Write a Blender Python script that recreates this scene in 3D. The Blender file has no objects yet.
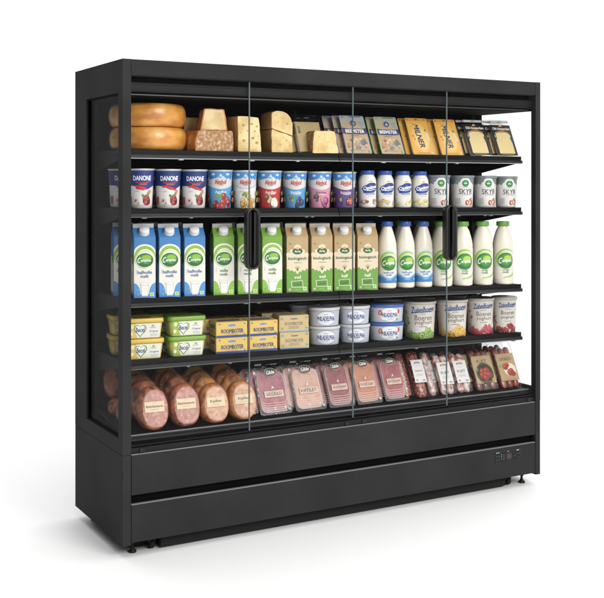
import bpy, bmesh, math, random
from mathutils import Vector, Matrix, noise as mnoise
from mathutils.geometry import tessellate_polygon
R = math.radians
random.seed(7)
scene = bpy.context.scene
COL = scene.collection

# ------------------------------------------------------------------ camera
cam = bpy.data.cameras.new('camera')
cam.lens = 64.07; cam.sensor_width = 36.0; cam.sensor_fit = 'HORIZONTAL'
cam.shift_x = 0.0; cam.shift_y = -0.1987
cam.clip_start = 0.05; cam.clip_end = 200
camo = bpy.data.objects.new('camera', cam); COL.objects.link(camo)
camo.location = (-1.4696, -4.0905, 1.519)
camo.rotation_euler = (R(90), 0, R(-29.24))
scene.camera = camo
scene.view_settings.view_transform = 'Standard'
scene.view_settings.look = 'None'
scene.view_settings.exposure = 0.0
scene.view_settings.gamma = 1.0
scene.cycles.max_bounces = 10
scene.cycles.transparent_max_bounces = 40
scene.cycles.glossy_bounces = 4
scene.cycles.diffuse_bounces = 4
scene.cycles.caustics_reflective = False
scene.cycles.caustics_refractive = False

# ------------------------------------------------------------------ studio light
world = bpy.data.worlds.new('World'); scene.world = world; world.use_nodes = True
nt = world.node_tree; nt.nodes.clear()
def wn(t): return nt.nodes.new(t)
tc = wn('ShaderNodeTexCoord'); sp = wn('ShaderNodeSeparateXYZ'); nt.links.new(tc.outputs['Generated'], sp.inputs[0])
def wmap(src, a, b, c, d):
    m = wn('ShaderNodeMapRange'); m.interpolation_type = 'SMOOTHSTEP'
    nt.links.new(src, m.inputs[0])
    for i, v in zip((1, 2, 3, 4), (a, b, c, d)): m.inputs[i].default_value = v
    return m.outputs[0]
def wmul(a, b):
    m = wn('ShaderNodeMath'); m.operation = 'MULTIPLY'; nt.links.new(a, m.inputs[0]); nt.links.new(b, m.inputs[1]); return m.outputs[0]
def wmix(f, a, b):
    m = wn('ShaderNodeMix'); m.data_type = 'FLOAT'
    nt.links.new(f, m.inputs[0])
    for i, v in ((2, a), (3, b)):
        if isinstance(v, float): m.inputs[i].default_value = v
        else: nt.links.new(v, m.inputs[i])
    return m.outputs[0]
back = wmap(sp.outputs[0], -0.56, -0.34, 0.03, 1.14)        # white sweep behind; darkness added to its left to darken the cabinet's side
side = wmix(wmap(sp.outputs[1], -0.2, 0.2, 0.0, 1.0), wmap(sp.outputs[0], -0.9, -0.1, 0.03, 0.64), back)
tot = wmix(wmap(sp.outputs[2], 0.22, 0.6, 0.0, 1.0), side, wmap(sp.outputs[0], -0.72, -0.1, 0.08, 1.8))
bg = wn('ShaderNodeBackground'); nt.links.new(tot, bg.inputs['Strength']); bg.inputs['Color'].default_value = (1, 1, 1, 1)
ow = wn('ShaderNodeOutputWorld'); nt.links.new(bg.outputs[0], ow.inputs[0])

def area(name, loc, target, size, power):
    l = bpy.data.lights.new(name, 'AREA'); l.shape = 'RECTANGLE'; l.size, l.size_y = size; l.energy = power
    l.color = (1.0, 0.985, 0.96)
    o = bpy.data.objects.new(name, l); COL.objects.link(o); o.location = loc
    o.rotation_euler = (Vector(target) - Vector(loc)).to_track_quat('-Z', 'Y').to_euler()
area('softbox_front', (1.5, -4.6, 3.3), (1.1, 0.1, 1.0), (2.2, 1.4), 168)

# ------------------------------------------------------------------ materials
def lin(h):
    h = h.lstrip('#'); out = []
    for i in (0, 2, 4):
        c = int(h[i:i+2], 16) / 255
        out.append(c / 12.92 if c <= 0.04045 else ((c + 0.055) / 1.055) ** 2.4)
    return (*out, 1.0)
def ink(h):
    c3 = lin(h)[:3]; g = .2126 * c3[0] + .7152 * c3[1] + .0722 * c3[2]
    return (*[(g + (c - g) * 0.93) * 0.90 for c in c3], 1.0)
MATS = {}
def base_mat(name):
    m = bpy.data.materials.new(name); m.use_nodes = True
    return m, m.node_tree, m.node_tree.nodes['Principled BSDF']
def pm(hexc, rough=0.42, coat=0.0, metal=0.0, spec=0.5):
    key = (hexc, rough, coat, metal, spec)
    if key in MATS: return MATS[key]
    m, t, b = base_mat('paint_' + hexc.strip('#'))
    b.inputs['Base Color'].default_value = ink(hexc)
    b.inputs['Roughness'].default_value = rough
    b.inputs['Coat Weight'].default_value = coat
    b.inputs['Metallic'].default_value = metal
    b.inputs['Specular IOR Level'].default_value = spec
    MATS[key] = m; return m
def noisy(name, stops, scale=20.0, detail=6.0, rough=0.5, bump=0.0, bscale=60.0, coat=0.0, coat_rough=0.15, stretch=(1, 1, 1), spec=0.5, dist=0.0, bdist=0.002, sss=0.0):
    """colour ramp over object-space noise, with noise bump"""
    if name in MATS: return MATS[name]
    m, t, b = base_mat(name)
    tcn = t.nodes.new('ShaderNodeTexCoord'); mp = t.nodes.new('ShaderNodeMapping'); mp.inputs['Scale'].default_value = stretch
    oi = t.nodes.new('ShaderNodeObjectInfo')
    va = t.nodes.new('ShaderNodeVectorMath'); va.operation = 'ADD'
    t.links.new(tcn.outputs['Object'], va.inputs[0])
    vm = t.nodes.new('ShaderNodeVectorMath'); vm.operation = 'SCALE'; vm.inputs[0].default_value = (1, 1, 1); vm.inputs['Scale'].default_value = 3
    t.links.new(oi.outputs['Random'], vm.inputs['Scale']); t.links.new(vm.outputs[0], va.inputs[1])
    t.links.new(va.outputs[0], mp.inputs[0])
    n = t.nodes.new('ShaderNodeTexNoise'); n.inputs['Scale'].default_value = scale; n.inputs['Detail'].default_value = detail
    n.inputs['Distortion'].default_value = dist
    t.links.new(mp.outputs[0], n.inputs[0])
    r = t.nodes.new('ShaderNodeValToRGB'); cr = r.color_ramp
    while len(cr.elements) < len(stops): cr.elements.new(0.5)
    for e, (p, c) in zip(cr.elements, stops): e.position = p; e.color = ink(c)
    t.links.new(n.outputs[0], r.inputs[0]); t.links.new(r.outputs[0], b.inputs['Base Color'])
    b.inputs['Roughness'].default_value = rough; b.inputs['Coat Weight'].default_value = coat
    b.inputs['Coat Roughness'].default_value = coat_rough; b.inputs['Specular IOR Level'].default_value = spec
    if sss: b.inputs['Subsurface Weight'].default_value = sss; b.inputs['Subsurface Radius'].default_value = (0.02, 0.01, 0.006)
    if bump:
        n2 = t.nodes.new('ShaderNodeTexNoise'); n2.inputs['Scale'].default_value = bscale; n2.inputs['Detail'].default_value = 4
        t.links.new(mp.outputs[0], n2.inputs[0])
        bp = t.nodes.new('ShaderNodeBump'); bp.inputs['Strength'].default_value = bump; bp.inputs['Distance'].default_value = bdist
        t.links.new(n2.outputs[0], bp.inputs['Height']); t.links.new(bp.outputs[0], b.inputs['Normal'])
        if coat: t.links.new(bp.outputs[0], b.inputs['Coat Normal'])
    MATS[name] = m; return m
def clear(name, tint, fac, rough, bump=0.0, bscale=60.0, edge=0.0, bdist=0.004):
    """thin clear sheet: straight through, plus a share of gloss"""
    if name in MATS: return MATS[name]
    m = bpy.data.materials.new(name); m.use_nodes = True; t = m.node_tree; t.nodes.clear()
    tr = t.nodes.new('ShaderNodeBsdfTransparent'); tr.inputs[0].default_value = lin(tint)
    gl = t.nodes.new('ShaderNodeBsdfGlossy'); gl.inputs['Roughness'].default_value = rough
    mx = t.nodes.new('ShaderNodeMixShader'); mx.inputs[0].default_value = fac
    t.links.new(tr.outputs[0], mx.inputs[1]); t.links.new(gl.outputs[0], mx.inputs[2])
    o = t.nodes.new('ShaderNodeOutputMaterial'); t.links.new(mx.outputs[0], o.inputs[0])
    tcn = t.nodes.new('ShaderNodeTexCoord')
    if edge:
        lw = t.nodes.new('ShaderNodeLayerWeight'); lw.inputs[0].default_value = 0.25
        mm = t.nodes.new('ShaderNodeMath'); mm.operation = 'MULTIPLY_ADD'; mm.inputs[1].default_value = edge; mm.inputs[2].default_value = fac
        t.links.new(lw.outputs['Facing'], mm.inputs[0]); t.links.new(mm.outputs[0], mx.inputs[0])
    if bump:
        n2 = t.nodes.new('ShaderNodeTexNoise'); n2.inputs['Scale'].default_value = bscale; n2.inputs['Detail'].default_value = 3
        n2.inputs['Distortion'].default_value = 1.5
        t.links.new(tcn.outputs['Object'], n2.inputs[0])
        bp = t.nodes.new('ShaderNodeBump'); bp.inputs['Strength'].default_value = bump; bp.inputs['Distance'].default_value = bdist
        t.links.new(n2.outputs[0], bp.inputs['Height']); t.links.new(bp.outputs[0], gl.inputs['Normal'])
    MATS[name] = m; return m

M_BODY = noisy('black_powder_coat', [(0.25, '#2c2c2c'), (0.5, '#323232'), (0.75, '#373737')], scale=3.5, rough=0.64, bump=0.12, bscale=900, spec=0.03, bdist=0.0004)
M_RAIL = noisy('dark_rail_metal', [(0.3, '#1e1e1f'), (0.7, '#232324')], scale=5, rough=0.5, bump=0.05, bscale=500, spec=0.12, bdist=0.0004)
M_INNER = noisy('inner_black_sheet', [(0.3, '#0c0d0d'), (0.7, '#111212')], scale=7, rough=0.8, spec=0.06)
M_SHELF = noisy('shelf_black_metal', [(0.3, '#090909'), (0.7, '#0c0c0c')], scale=7, rough=0.5, spec=0.16)
M_LIP = noisy('price_rail_plastic', [(0.3, '#212222'), (0.7, '#272828')], scale=9, rough=0.4, spec=0.3)
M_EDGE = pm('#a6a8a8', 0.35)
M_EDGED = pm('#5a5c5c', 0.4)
M_DECKLIP = pm('#6f7172', 0.35)
M_VOID = pm('#060606', 0.8, spec=0.1)
M_PLINTH = pm('#242424', 0.7, spec=0.1)
M_DOORGL = clear('door_glass', '#fefefe', 0.004, 0.02)
M_SIDEGL = clear('side_glass', '#fdfdfd', 0.035, 0.03, edge=0.02)
M_LEFTGL = clear('left_side_glass', '#e2e3e3', 0.012, 0.03, edge=0.01)  # left pane only, tinted darker than the right pane
M_GLEDGE = pm('#66777a', 0.25)
M_HANDLE = noisy('handle_black_plastic', [(0.3, '#181818'), (0.7, '#1d1d1d')], scale=5, rough=0.36, spec=0.5)
M_RUBBER = pm('#101010', 0.6, spec=0.3)
M_FILM = clear('shrink_film', '#ffffff', 0.012, 0.12, bump=0.9, bscale=45, edge=0.10)
M_WRAP = clear('loaf_wrap', '#ffffff', 0.05, 0.055, bump=1.0, bscale=60, edge=0.07, bdist=0.02)
M_BLISTER = clear('blister_plastic', '#fdfdfd', 0.03, 0.1, bump=0.5, bscale=30, edge=0.30)

# ------------------------------------------------------------------ mesh building
class MB:
    def __init__(s): s.v = []; s.f = []; s.m = []; s.sm = []; s.mats = []
    def mi(s, mat):
        if mat not in s.mats: s.mats.append(mat)
        return s.mats.index(mat)
    def add(s, vs, fs, mat, smooth=False):
        b = len(s.v); s.v += [tuple(v) for v in vs]; k = s.mi(mat)
        for f in fs: s.f.append(tuple(b + i for i in f)); s.m.append(k); s.sm.append(smooth)
    def bm(s, bm_, mat, smooth=False, M=None):
        bm_.verts.ensure_lookup_table()
        if M is not None: bmesh.ops.transform(bm_, matrix=M, verts=bm_.verts)
        bm_.verts.index_update()
        s.add([v.co.copy() for v in bm_.verts], [[v.index for v in f.verts] for f in bm_.faces], mat, smooth); bm_.free()
    def box(s, a, b, mat, bev=0.0, seg=1, M=None, smooth=False):
        bm_ = bmesh.new(); bmesh.ops.create_cube(bm_, size=1)
        for v in bm_.verts: v.co = Vector([(a[i] + b[i]) / 2 + v.co[i] * (b[i] - a[i]) for i in range(3)])
        if bev: bmesh.ops.bevel(bm_, geom=bm_.edges[:], offset=bev, segments=seg, affect='EDGES', profile=0.5)
        s.bm(bm_, mat, smooth or seg > 1, M)
    def rings(s, rs, mat, closed_ends=(True, True), smooth=True, mats=None):
        """loft a list of rings (each a list of points, same count)"""
        n = len(rs[0]); b = len(s.v)
        for r in rs: s.v += [tuple(p) for p in r]
        for j in range(len(rs) - 1):
            k = s.mi(mats[j] if mats else mat)
            for i in range(n):
                a = b + j * n + i; c = b + j * n + (i + 1) % n
                s.f.append((a, c, c + n, a + n)); s.m.append(k); s.sm.append(smooth)
        if closed_ends[0]: s.f.append(tuple(b + i for i in reversed(range(n)))); s.m.append(s.mi(mats[0] if mats else mat)); s.sm.append(False)
        if closed_ends[1]: s.f.append(tuple(b + (len(rs) - 1) * n + i for i in range(n))); s.m.append(s.mi(mats[-1] if mats else mat)); s.sm.append(False)
    def lathe(s, prof, mat, seg=56, ends=(True, True), mats=None, cx=0, cy=0, sx=1, sy=1):
        s.rings([[(cx + r * sx * math.cos(2 * math.pi * i / seg), cy + r * sy * math.sin(2 * math.pi * i / seg), z) for i in range(seg)] for r, z in prof], mat, ends, True, mats)
    def prism(s, pts, y0, y1, mat, M=None, bev=0.0, axis='y'):
        """outline in x,z extruded along y"""
        bm_ = bmesh.new()
        def P(p, d): return (p[0], d, p[1]) if axis == 'y' else (d, p[0], p[1])
        vs = [bm_.verts.new(P(p, y0)) for p in pts]; f = bm_.faces.new(vs)
        r = bmesh.ops.extrude_face_region(bm_, geom=[f])
        for e in r['geom']:
            if isinstance(e, bmesh.types.BMVert):
                if axis == 'y': e.co.y = y1
                else: e.co.x = y1
        bmesh.ops.recalc_face_normals(bm_, faces=bm_.faces[:])
        if bev: bmesh.ops.bevel(bm_, geom=bm_.edges[:], offset=bev, segments=2, affect='EDGES', profile=0.5)
        s.bm(bm_, mat, False, M)
    def build(s, name, parent=None, loc=(0, 0, 0), rot=(0, 0, 0), auto=False):
        me = bpy.data.meshes.new(name); me.from_pydata(s.v, [], s.f); me.update()
        for m in s.mats: me.materials.append(m)
        me.polygons.foreach_set('material_index', s.m); me.polygons.foreach_set('use_smooth', s.sm); me.update()
        o = bpy.data.objects.new(name, me); COL.objects.link(o); o.parent = parent; o.location = loc; o.rotation_euler = rot
        return o
def tag(o, label, cat, group=None):
    o['label'] = label; o['category'] = cat
    if group: o['group'] = group
    return o
def empty(name, loc=(0, 0, 0), rot=(0, 0, 0)):
    o = bpy.data.objects.new(name, None); COL.objects.link(o); o.location = loc; o.rotation_euler = rot
    o.empty_display_size = 0.05; return o
def copy_thing(src, loc, rot, label, group=None, skip=()):
    c = src.copy(); COL.objects.link(c); c.location = loc; c['label'] = label
    c.rotation_euler = (rot[0] + R(random.uniform(-.6, .6)) * (abs(rot[0]) > .01), 0, rot[2] + R(random.uniform(-2.2, 2.2)) * (.5 if abs(rot[0]) > .01 else 1))
    if group: c['group'] = group
    for ch in src.children:
        if ch.name.split('.')[0] in skip: continue
        d = ch.copy(); COL.objects.link(d); d.parent = c
        for g in ch.children:
            e = g.copy(); COL.objects.link(e); e.parent = d
    return c

# ------------------------------------------------------------------ printing on surfaces
TXT = {}
def text_mesh(s, bold=0.0):
    k = (s, bold)
    if k in TXT: return TXT[k]
    cu = bpy.data.curves.new('lettering', 'FONT'); cu.body = s; cu.resolution_u = 2; cu.offset = bold; cu.size = 1
    o = bpy.data.objects.new('lettering', cu); COL.objects.link(o)
    me = bpy.data.meshes.new_from_object(o.evaluated_get(bpy.context.evaluated_depsgraph_get()))
    vs = [(v.co.x, v.co.y) for v in me.vertices]; fs = [tuple(p.vertices) for p in me.polygons]
    x0 = min(v[0] for v in vs); x1 = max(v[0] for v in vs); y0 = min(v[1] for v in vs); y1 = max(v[1] for v in vs)
    bpy.data.objects.remove(o); bpy.data.curves.remove(cu); bpy.data.meshes.remove(me)
    TXT[k] = ([((x - (x0 + x1) / 2) / (x1 - x0), (y - (y0 + y1) / 2) / (y1 - y0)) for x, y in vs], fs, (x1 - x0) / (y1 - y0))
    return TXT[k]
def flat(o=(0, 0, 0), U=(1, 0, 0), V=(0, 0, 1)):
    o, U, V = Vector(o), Vector(U), Vector(V); N = U.cross(V).normalized()
    return lambda u, v, d: o + U * u + V * v + N * d
def wrap(rf, sy=1.0):
    """around an upright round (or oval) body; rf gives the radius at a height"""
    rr = rf(0.5)
    def f(u, v, d):
        r = rf(v); a = u / rr
        return Vector(((r + d) * math.sin(a), -(r * sy + d) * math.cos(a), v))
    return f
class Print:
    def __init__(s, surf, W, H, step=None, lift=0.0004, v0=0.0):
        s.S = surf; s.W = W; s.H = H; s.step = step; s.mb = MB(); s.k = 0; s.lift = lift; s.v0 = v0; s.rough = 0.42; s.coat = 0
    def put(s, vs, fs, col):
        mat = col if not isinstance(col, str) else pm(col, s.rough, s.coat)
        bm_ = bmesh.new(); bv = [bm_.verts.new((x, y, 0)) for x, y in vs]
        for f in fs:
            try: bm_.faces.new([bv[i] for i in f])
            except ValueError: pass
        if s.step:
            x0 = min(v[0] for v in vs); x1 = max(v[0] for v in vs)
            k = math.ceil(x0 / s.step)
            while k * s.step < x1:
                g = bm_.verts[:] + bm_.edges[:] + bm_.faces[:]
                bmesh.ops.bisect_plane(bm_, geom=g, dist=1e-6, plane_co=(k * s.step, 0, 0), plane_no=(1, 0, 0)); k += 1
        d = s.lift + s.k * 0.00007; s.k += 1
        bm_.verts.index_update()
        s.mb.add([s.S(v.co.x, v.co.y, d) for v in bm_.verts], [[v.index for v in f.verts] for f in bm_.faces], mat)
        bm_.free()
    def poly(s, pts, col):
        """points in label units: u -0.5..0.5 across, v 0..1 up"""
        vs = [(u * s.W, s.v0 + v * s.H) for u, v in pts]
        tris = tessellate_polygon([[Vector((x, y, 0)) for x, y in vs]])
        s.put(vs, tris, col)
    def rect(s, u0, u1, v0, v1, col): s.poly([(u0, v0), (u1, v0), (u1, v1), (u0, v1)], col)
    def ell(s, u, v, ru, rv, col, n=26, a0=0, a1=360, rot=0):
        """radii in units of the width"""
        k = s.W / s.H; c, sn = math.cos(R(rot)), math.sin(R(rot)); pts = []
        m = n if a1 - a0 >= 360 else n + 1
        for i in range(m):
            a = R(a0 + (a1 - a0) * i / n); x = ru * math.cos(a); y = rv * math.sin(a)
            pts.append((u + x * c - y * sn, v + (x * sn + y * c) * k))
        s.poly(pts, col)
    def ring(s, u, v, ru, rv, w, col, n=28, a0=0, a1=360):
        k = s.W / s.H; P = []
        for i in range(n + 1):
            a = R(a0 + (a1 - a0) * i / n)
            P.append(((u + ru * math.cos(a)) * s.W, s.v0 + (v + rv * k * math.sin(a)) * s.H))
            P.append(((u + (ru - w) * math.cos(a)) * s.W, s.v0 + (v + (rv - w) * k * math.sin(a)) * s.H))
        s.put(P, [(2 * i, 2 * i + 1, 2 * i + 3, 2 * i + 2) for i in range(n)], col)
    def line(s, pts, w, col):
        P = []; k = s.W / s.H
        for i, p in enumerate(pts):
            a = pts[max(0, i - 1)]; b = pts[min(len(pts) - 1, i + 1)]
            dx, dy = (b[0] - a[0]), (b[1] - a[1]) / k; L = math.hypot(dx, dy) or 1; nx, ny = -dy / L, dx / L
            P.append(((p[0] + nx * w / 2) * s.W, s.v0 + (p[1] + ny * k * w / 2) * s.H)); P.append(((p[0] - nx * w / 2) * s.W, s.v0 + (p[1] - ny * k * w / 2) * s.H))
        s.put(P, [(2 * i, 2 * i + 1, 2 * i + 3, 2 * i + 2) for i in range(len(pts) - 1)], col)
    def text(s, t, u, v, w, h, col, bold=0.02, shear=0.0, rot=0.0):
        """w, h in units of the label width; heavier strokes by shifted copies one layer up"""
        vs, fs, _ = text_mesh(t); c, sn = math.cos(R(rot)), math.sin(R(rot)); W = s.W; q = bold * h * .8
        for dx, dy in ((-q, 0), (q, 0), (0, q * .8), (0, -q * .8)) if bold > .012 else ((0, 0),):
            out = []
            for x, y in vs:
                x2 = (x * w + y * h * shear) + dx; y2 = y * h + dy
                out.append(((u + x2 * c - y2 * sn) * W, s.v0 + v * s.H + (x2 * sn + y2 * c) * W))
            s.put(out, fs, col); s.k -= .5
        s.k += .5
    def cluster(s, u, v, spread, r, cols, hi, leaf, n=9, seed=1):
        """a heap of printed fruit"""
        rnd = random.Random(seed); k = s.W / s.H; k0 = s.k
        for i in range(3): s.ell(u + rnd.uniform(-spread, spread), v + rnd.uniform(0, spread) * k, r * 1.1, r * .5, leaf, n=10, rot=rnd.uniform(-50, 50))
        for i in range(n):
            a = rnd.uniform(0, 6.28); d = spread * rnd.random() ** .6; uu = u + d * math.cos(a); vv = v + d * .6 * math.sin(a) * k; q = r * rnd.uniform(.75, 1.15); c = rnd.choice(cols)
            s.k = k0 + 4 + 4 * (i % 6)
            s.ell(uu + q * .1, vv - q * .1 * k, q * 1.05, q, '#%02x%02x%02x' % tuple(int(int(c[j:j+2], 16) * .62) for j in (1, 3, 5)), n=14)
            s.ell(uu, vv, q * .9, q * .86, c, n=14); s.ell(uu - q * .3, vv + q * .3 * k, q * .32, q * .22, hi, n=8)
        s.k = k0 + 28
    def small(s, u, v, w, n, col, gap=0.045, h=0.018):
        """rows of fine print, as broken bars"""
        k = s.W / s.H; rnd = random.Random(int(abs(u) * 1000 + v * 777 + n))
        P = []; F = []
        for j in range(n):
            x = u - w / 2 * rnd.uniform(0.8, 1); y = v - j * gap * k; e = u + w / 2 * rnd.uniform(0.75, 1)
            while x < e:
                l = rnd.uniform(0.02, 0.06); b = len(P); x2 = min(x + l, e)
                P += [(x * s.W, s.v0 + y * s.H), (x2 * s.W, s.v0 + y * s.H), (x2 * s.W, s.v0 + (y + h * k) * s.H), (x * s.W, s.v0 + (y + h * k) * s.H)]
                F.append((b, b + 1, b + 2, b + 3)); x += l + 0.014
        s.put(P, F, col)
    def fruit(s, u, v, r, col, hi, leaf=None, dark=None):
        if dark: s.ell(u + r * 0.12, v - r * 0.08, r, r * 0.95, dark)
        s.ell(u, v, r * 0.94, r * 0.92, col)
        s.ell(u - r * 0.28, v + r * 0.25 * s.W / s.H, r * 0.35, r * 0.28, hi, n=14)
        if leaf: s.ell(u + r * 0.3, v + r * 0.95 * s.W / s.H, r * 0.55, r * 0.22, leaf, n=12, rot=25)
    def wave(s, u0, u1, vlo, vf, col, n=24):
        pts = [(u0 + (u1 - u0) * i / n, vf(i / n)) for i in range(n + 1)]
        s.poly([(u0, vlo)] + [(u1, vlo)] + pts[::-1], col)

# ------------------------------------------------------------------ floor
fl = MB(); fl.add([(-25, -20, 0), (25, -20, 0), (25, 60, 0), (-25, 60, 0)], [(0, 1, 2, 3)], noisy('white_studio_floor', [(0.3, '#fcfcfc'), (0.7, '#ffffff')], scale=0.6, rough=0.55, spec=0.3))
f = fl.build('floor'); f['kind'] = 'structure'

# ------------------------------------------------------------------ the cabinet
W, D, H = 2.18, 0.62, 2.0
XL, XR = 0.036, 2.150                                     # inner faces of the side panels
cab = empty('refrigerated_cabinet')
tag(cab, 'tall black refrigerated display cabinet with glass doors on the white floor', 'refrigerator')
for side_x, out in ((0.0, -1), (XR, 1)):
    x0, x1 = (side_x, XL) if out < 0 else (XR, W)
    m = MB(); bv = 0.0015
    m.box((x0, 0, 0.05), (x1, D, 0.4125), M_BODY, bv)
    ya, za, zb = (0.050 if out < 0 else 0.033), 0.474, 1.8665
    m.box((x0, 0, 0.4140), (x1, D, za), M_BODY)
    m.box((x0, 0, zb), (x1, D, H), M_BODY)
    m.box((x0, 0, za), (x1, ya, zb), M_BODY)
    m.box((x0, 0.462, za), (x1, D, zb), M_BODY)
    sp_ = m.build('side_panel', cab)
    g = MB(); g.box((x0 + 0.012, 0.058 if out < 0 else 0.040, 0.480), (x0 + 0.018, 0.456, 1.861), M_LEFTGL if out < 0 else M_SIDEGL)
    g.build('side_window', sp_)
    fr = MB(); yy = 0.0505 if out < 0 else 0.0335                # rubber gasket round the pane
    for a, b in (((yy, 0.475), (yy + 0.008, 1.866)), ((0.4540, 0.475), (0.4615, 1.866))):
        fr.box((x0 + 0.008, a[0], a[1]), (x1 - 0.004, b[0], b[1]), M_VOID)
    fr.box((x0 + 0.008, yy + 0.0085, 0.4750), (x1 - 0.004, 0.4535, 0.4815), M_VOID)
    fr.box((x0 + 0.008, yy + 0.0085, 1.8590), (x1 - 0.004, 0.4535, 1.8660), M_VOID)
    fr.build('gasket', sp_)
m = MB(); m.box((XL + .001, 0.60, 0.07), (XR - .001, D, H - 0.002), M_BODY); m.build('back_panel', cab)
m = MB(); m.box((XL + .001, 0.52, 0.43), (XR - .001, 0.535, 1.86), M_INNER)
for zz in [0.60 + 0.05 * k for k in range(25)]:
    for k in range(34):
        xx = 0.09 + k * 0.0615
        m.box((xx, 0.5185, zz), (xx + 0.030, 0.5195, zz + 0.006), M_VOID)
m.build('back_wall', cab)
m = MB(); m.box((XL + .001, 0.004, 1.976), (XR - .001, 0.598, H), M_BODY); m.build('top_panel', cab)
m = MB(); m.box((XL + 0.0012, 0.0, 1.9365), (XR - 0.0012, 0.0038, 1.9995), M_BODY, 0.001)
m.box((XL + 0.0012, 0.0045, 1.9335), (XR - 0.0012, 0.045, 1.9385), M_BODY)
m.build('fascia', cab)
m = MB()
m.box((XL + .001, 0.030, 1.872), (XR - .001, 0.052, 1.910), M_RAIL, 0.001)
m.box((XL + .001, 0.026, 1.9035), (XR - .001, 0.0295, 1.9095), M_RAIL, 0.0006)
m.box((XL + .001, 0.024, 1.875), (XR - .001, 0.0295, 1.879), M_RAIL, 0.0006)
m.build('door_track', cab)
m = MB(); m.box((XL + .001, 0.056, 1.861), (XR - .001, 0.062, 1.866), pm('#47423e', 0.4)); m.box((XL + .001, 0.0625, 1.858), (XR - .001, 0.52, 1.870), M_INNER)  # first box: lighter strip, the rail edge's highlight put into its colour
m.box((XL + .001, 0.0525, 1.875), (XR - .001, 0.0555, 1.932), M_VOID)
m.build('canopy', cab)
# lower bodywork
for z0, z1 in ((0.250, 0.413), (0.060, 0.213)):
    m = MB(); m.box((XL + 0.002, 0.001, z0), (XR - 0.002, 0.022, z1 - 0.0032), M_BODY, 0.001)
    m.box((XL + 0.0022, 0.0016, z1 - 0.003), (XR - 0.0022, 0.021, z1), pm('#828383', 0.35), 0.0012, 2)  # pale strip: painted highlight along the panel's top edge
    m.build('lower_panel', cab)
m = MB(); m.box((XL + .001, 0.030, 0.052), (XR - .001, 0.598, 0.43), M_VOID)
m.box((XL + .145, 0.045, 0.008), (XR - .155, 0.099, 0.0518), M_PLINTH); m.box((XL + .03, 0.1, 0.008), (XR - .155, 0.56, 0.0518), M_PLINTH)
m.build('machine_compartment', cab)
m = MB(); m.box((XL + .001, 0.010, 0.4150), (XR - .001, 0.029, 0.4360), M_RAIL, 0.001)
for xx in (0.075, 1.045, 1.135, 2.10): m.box((xx, 0.0045, 0.4165), (xx + 0.022, 0.0095, 0.4330), M_BODY, 0.001)
m.build('door_sill', cab)
# deck tray with its perforated front grille; the tray runs 2 cm lower at the right end
def deck_z(x, y): return 0.476 - 0.010 * x / 2.1 + 0.13 * (y - 0.05)
m = MB(); t = 0.012
def slab(m, x0, x1, y0, y1, zf, th, mat):
    vs = [(x, y, zf(x, y) - d) for d in (th, 0) for y in (y0, y1) for x in (x0, x1)]
    m.add(vs, [(0, 2, 3, 1), (4, 5, 7, 6), (0, 1, 5, 4), (2, 6, 7, 3), (0, 4, 6, 2), (1, 3, 7, 5)], mat)
slab(m, XL + .002, XR - .002, 0.060, 0.515, lambda x, y: deck_z(x, y) - 0.002, t, M_SHELF)
slab(m, XL + .002, XR - .002, 0.052, 0.0595, lambda x, y: deck_z(x, 0.05) + 0.004, 0.026, M_LIP)
for k in range(300):
    xx = XL + 0.02 + k * 0.0068
    if xx < XR - 0.03:
        z_ = deck_z(xx, 0.05) - 0.002
        m.add([(xx, 0.0515, z_ - 0.012), (xx + 0.0042, 0.0515, z_ - 0.012), (xx + 0.0058, 0.0515, z_ - 0.003), (xx + 0.0016, 0.0515, z_ - 0.003)], [(0, 1, 2, 3)], M_VOID)
slab(m, XL + .002, XR - .002, 0.0495, 0.0510, lambda x, y: deck_z(x, 0.05) + 0.0045, 0.005, M_DECKLIP)
m.build('deck_tray', cab)
# shelves: two half-width shelves a level, as the photo shows them, each level a touch lower at the right
SH = {1: (1.638, 1.630), 2: (1.396, 1.374), 3: (1.028, 0.988), 4: (0.772, 0.746)}
def shelf_z(l, x): a, b = SH[l]; return a + (b - a) * (x - 0.05) / 2.08
for l in SH:
    for x0, x1 in ((XL + 0.004, 1.060), (1.064, XR - 0.012)):
        zf = lambda x, y: shelf_z(l, x)
        m = MB()
        slab(m, x0, x1, 0.100, 0.50, zf, 0.014, M_SHELF)
        slab(m, x0, x1, 0.094, 0.0995, lambda x, y: zf(x, y) + 0.002, 0.036, M_SHELF)
        s_ = m.build('shelf', cab)
        r_ = MB()
        slab(r_, x0, x1, 0.084, 0.0935, lambda x, y: zf(x, y) - 0.019, 0.0125, M_LIP)
        slab(r_, x0, x1, 0.0825, 0.0935, lambda x, y: zf(x, y) - 0.0320, 0.0030, M_EDGE if l == 1 else M_EDGED)  # bottom line in a paler grey: painted highlight, brightest on the top shelf
        rnd = random.Random(l * 10 + int(x0))
        for _ in range(4 if l < 3 else 2):
            xx = rnd.uniform(x0 + 0.05, x1 - 0.06); z_ = zf(xx, 0) - 0.0355
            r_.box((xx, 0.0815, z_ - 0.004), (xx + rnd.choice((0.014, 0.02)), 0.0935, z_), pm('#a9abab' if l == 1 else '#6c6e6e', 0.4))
        r_.build('price_rail', s_)
        for xb in (x0 + 0.001, x1 - 0.005):
            b_ = MB(); z_ = zf(xb, 0)
            b_.prism([(0.14, z_ - 0.0145), (0.515, z_ - 0.0145), (0.515, z_ - 0.105), (0.47, z_ - 0.09), (0.14, z_ - 0.036)], xb, xb + 0.004, M_SHELF, axis='x')
            b_.build('bracket', s_)
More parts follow.
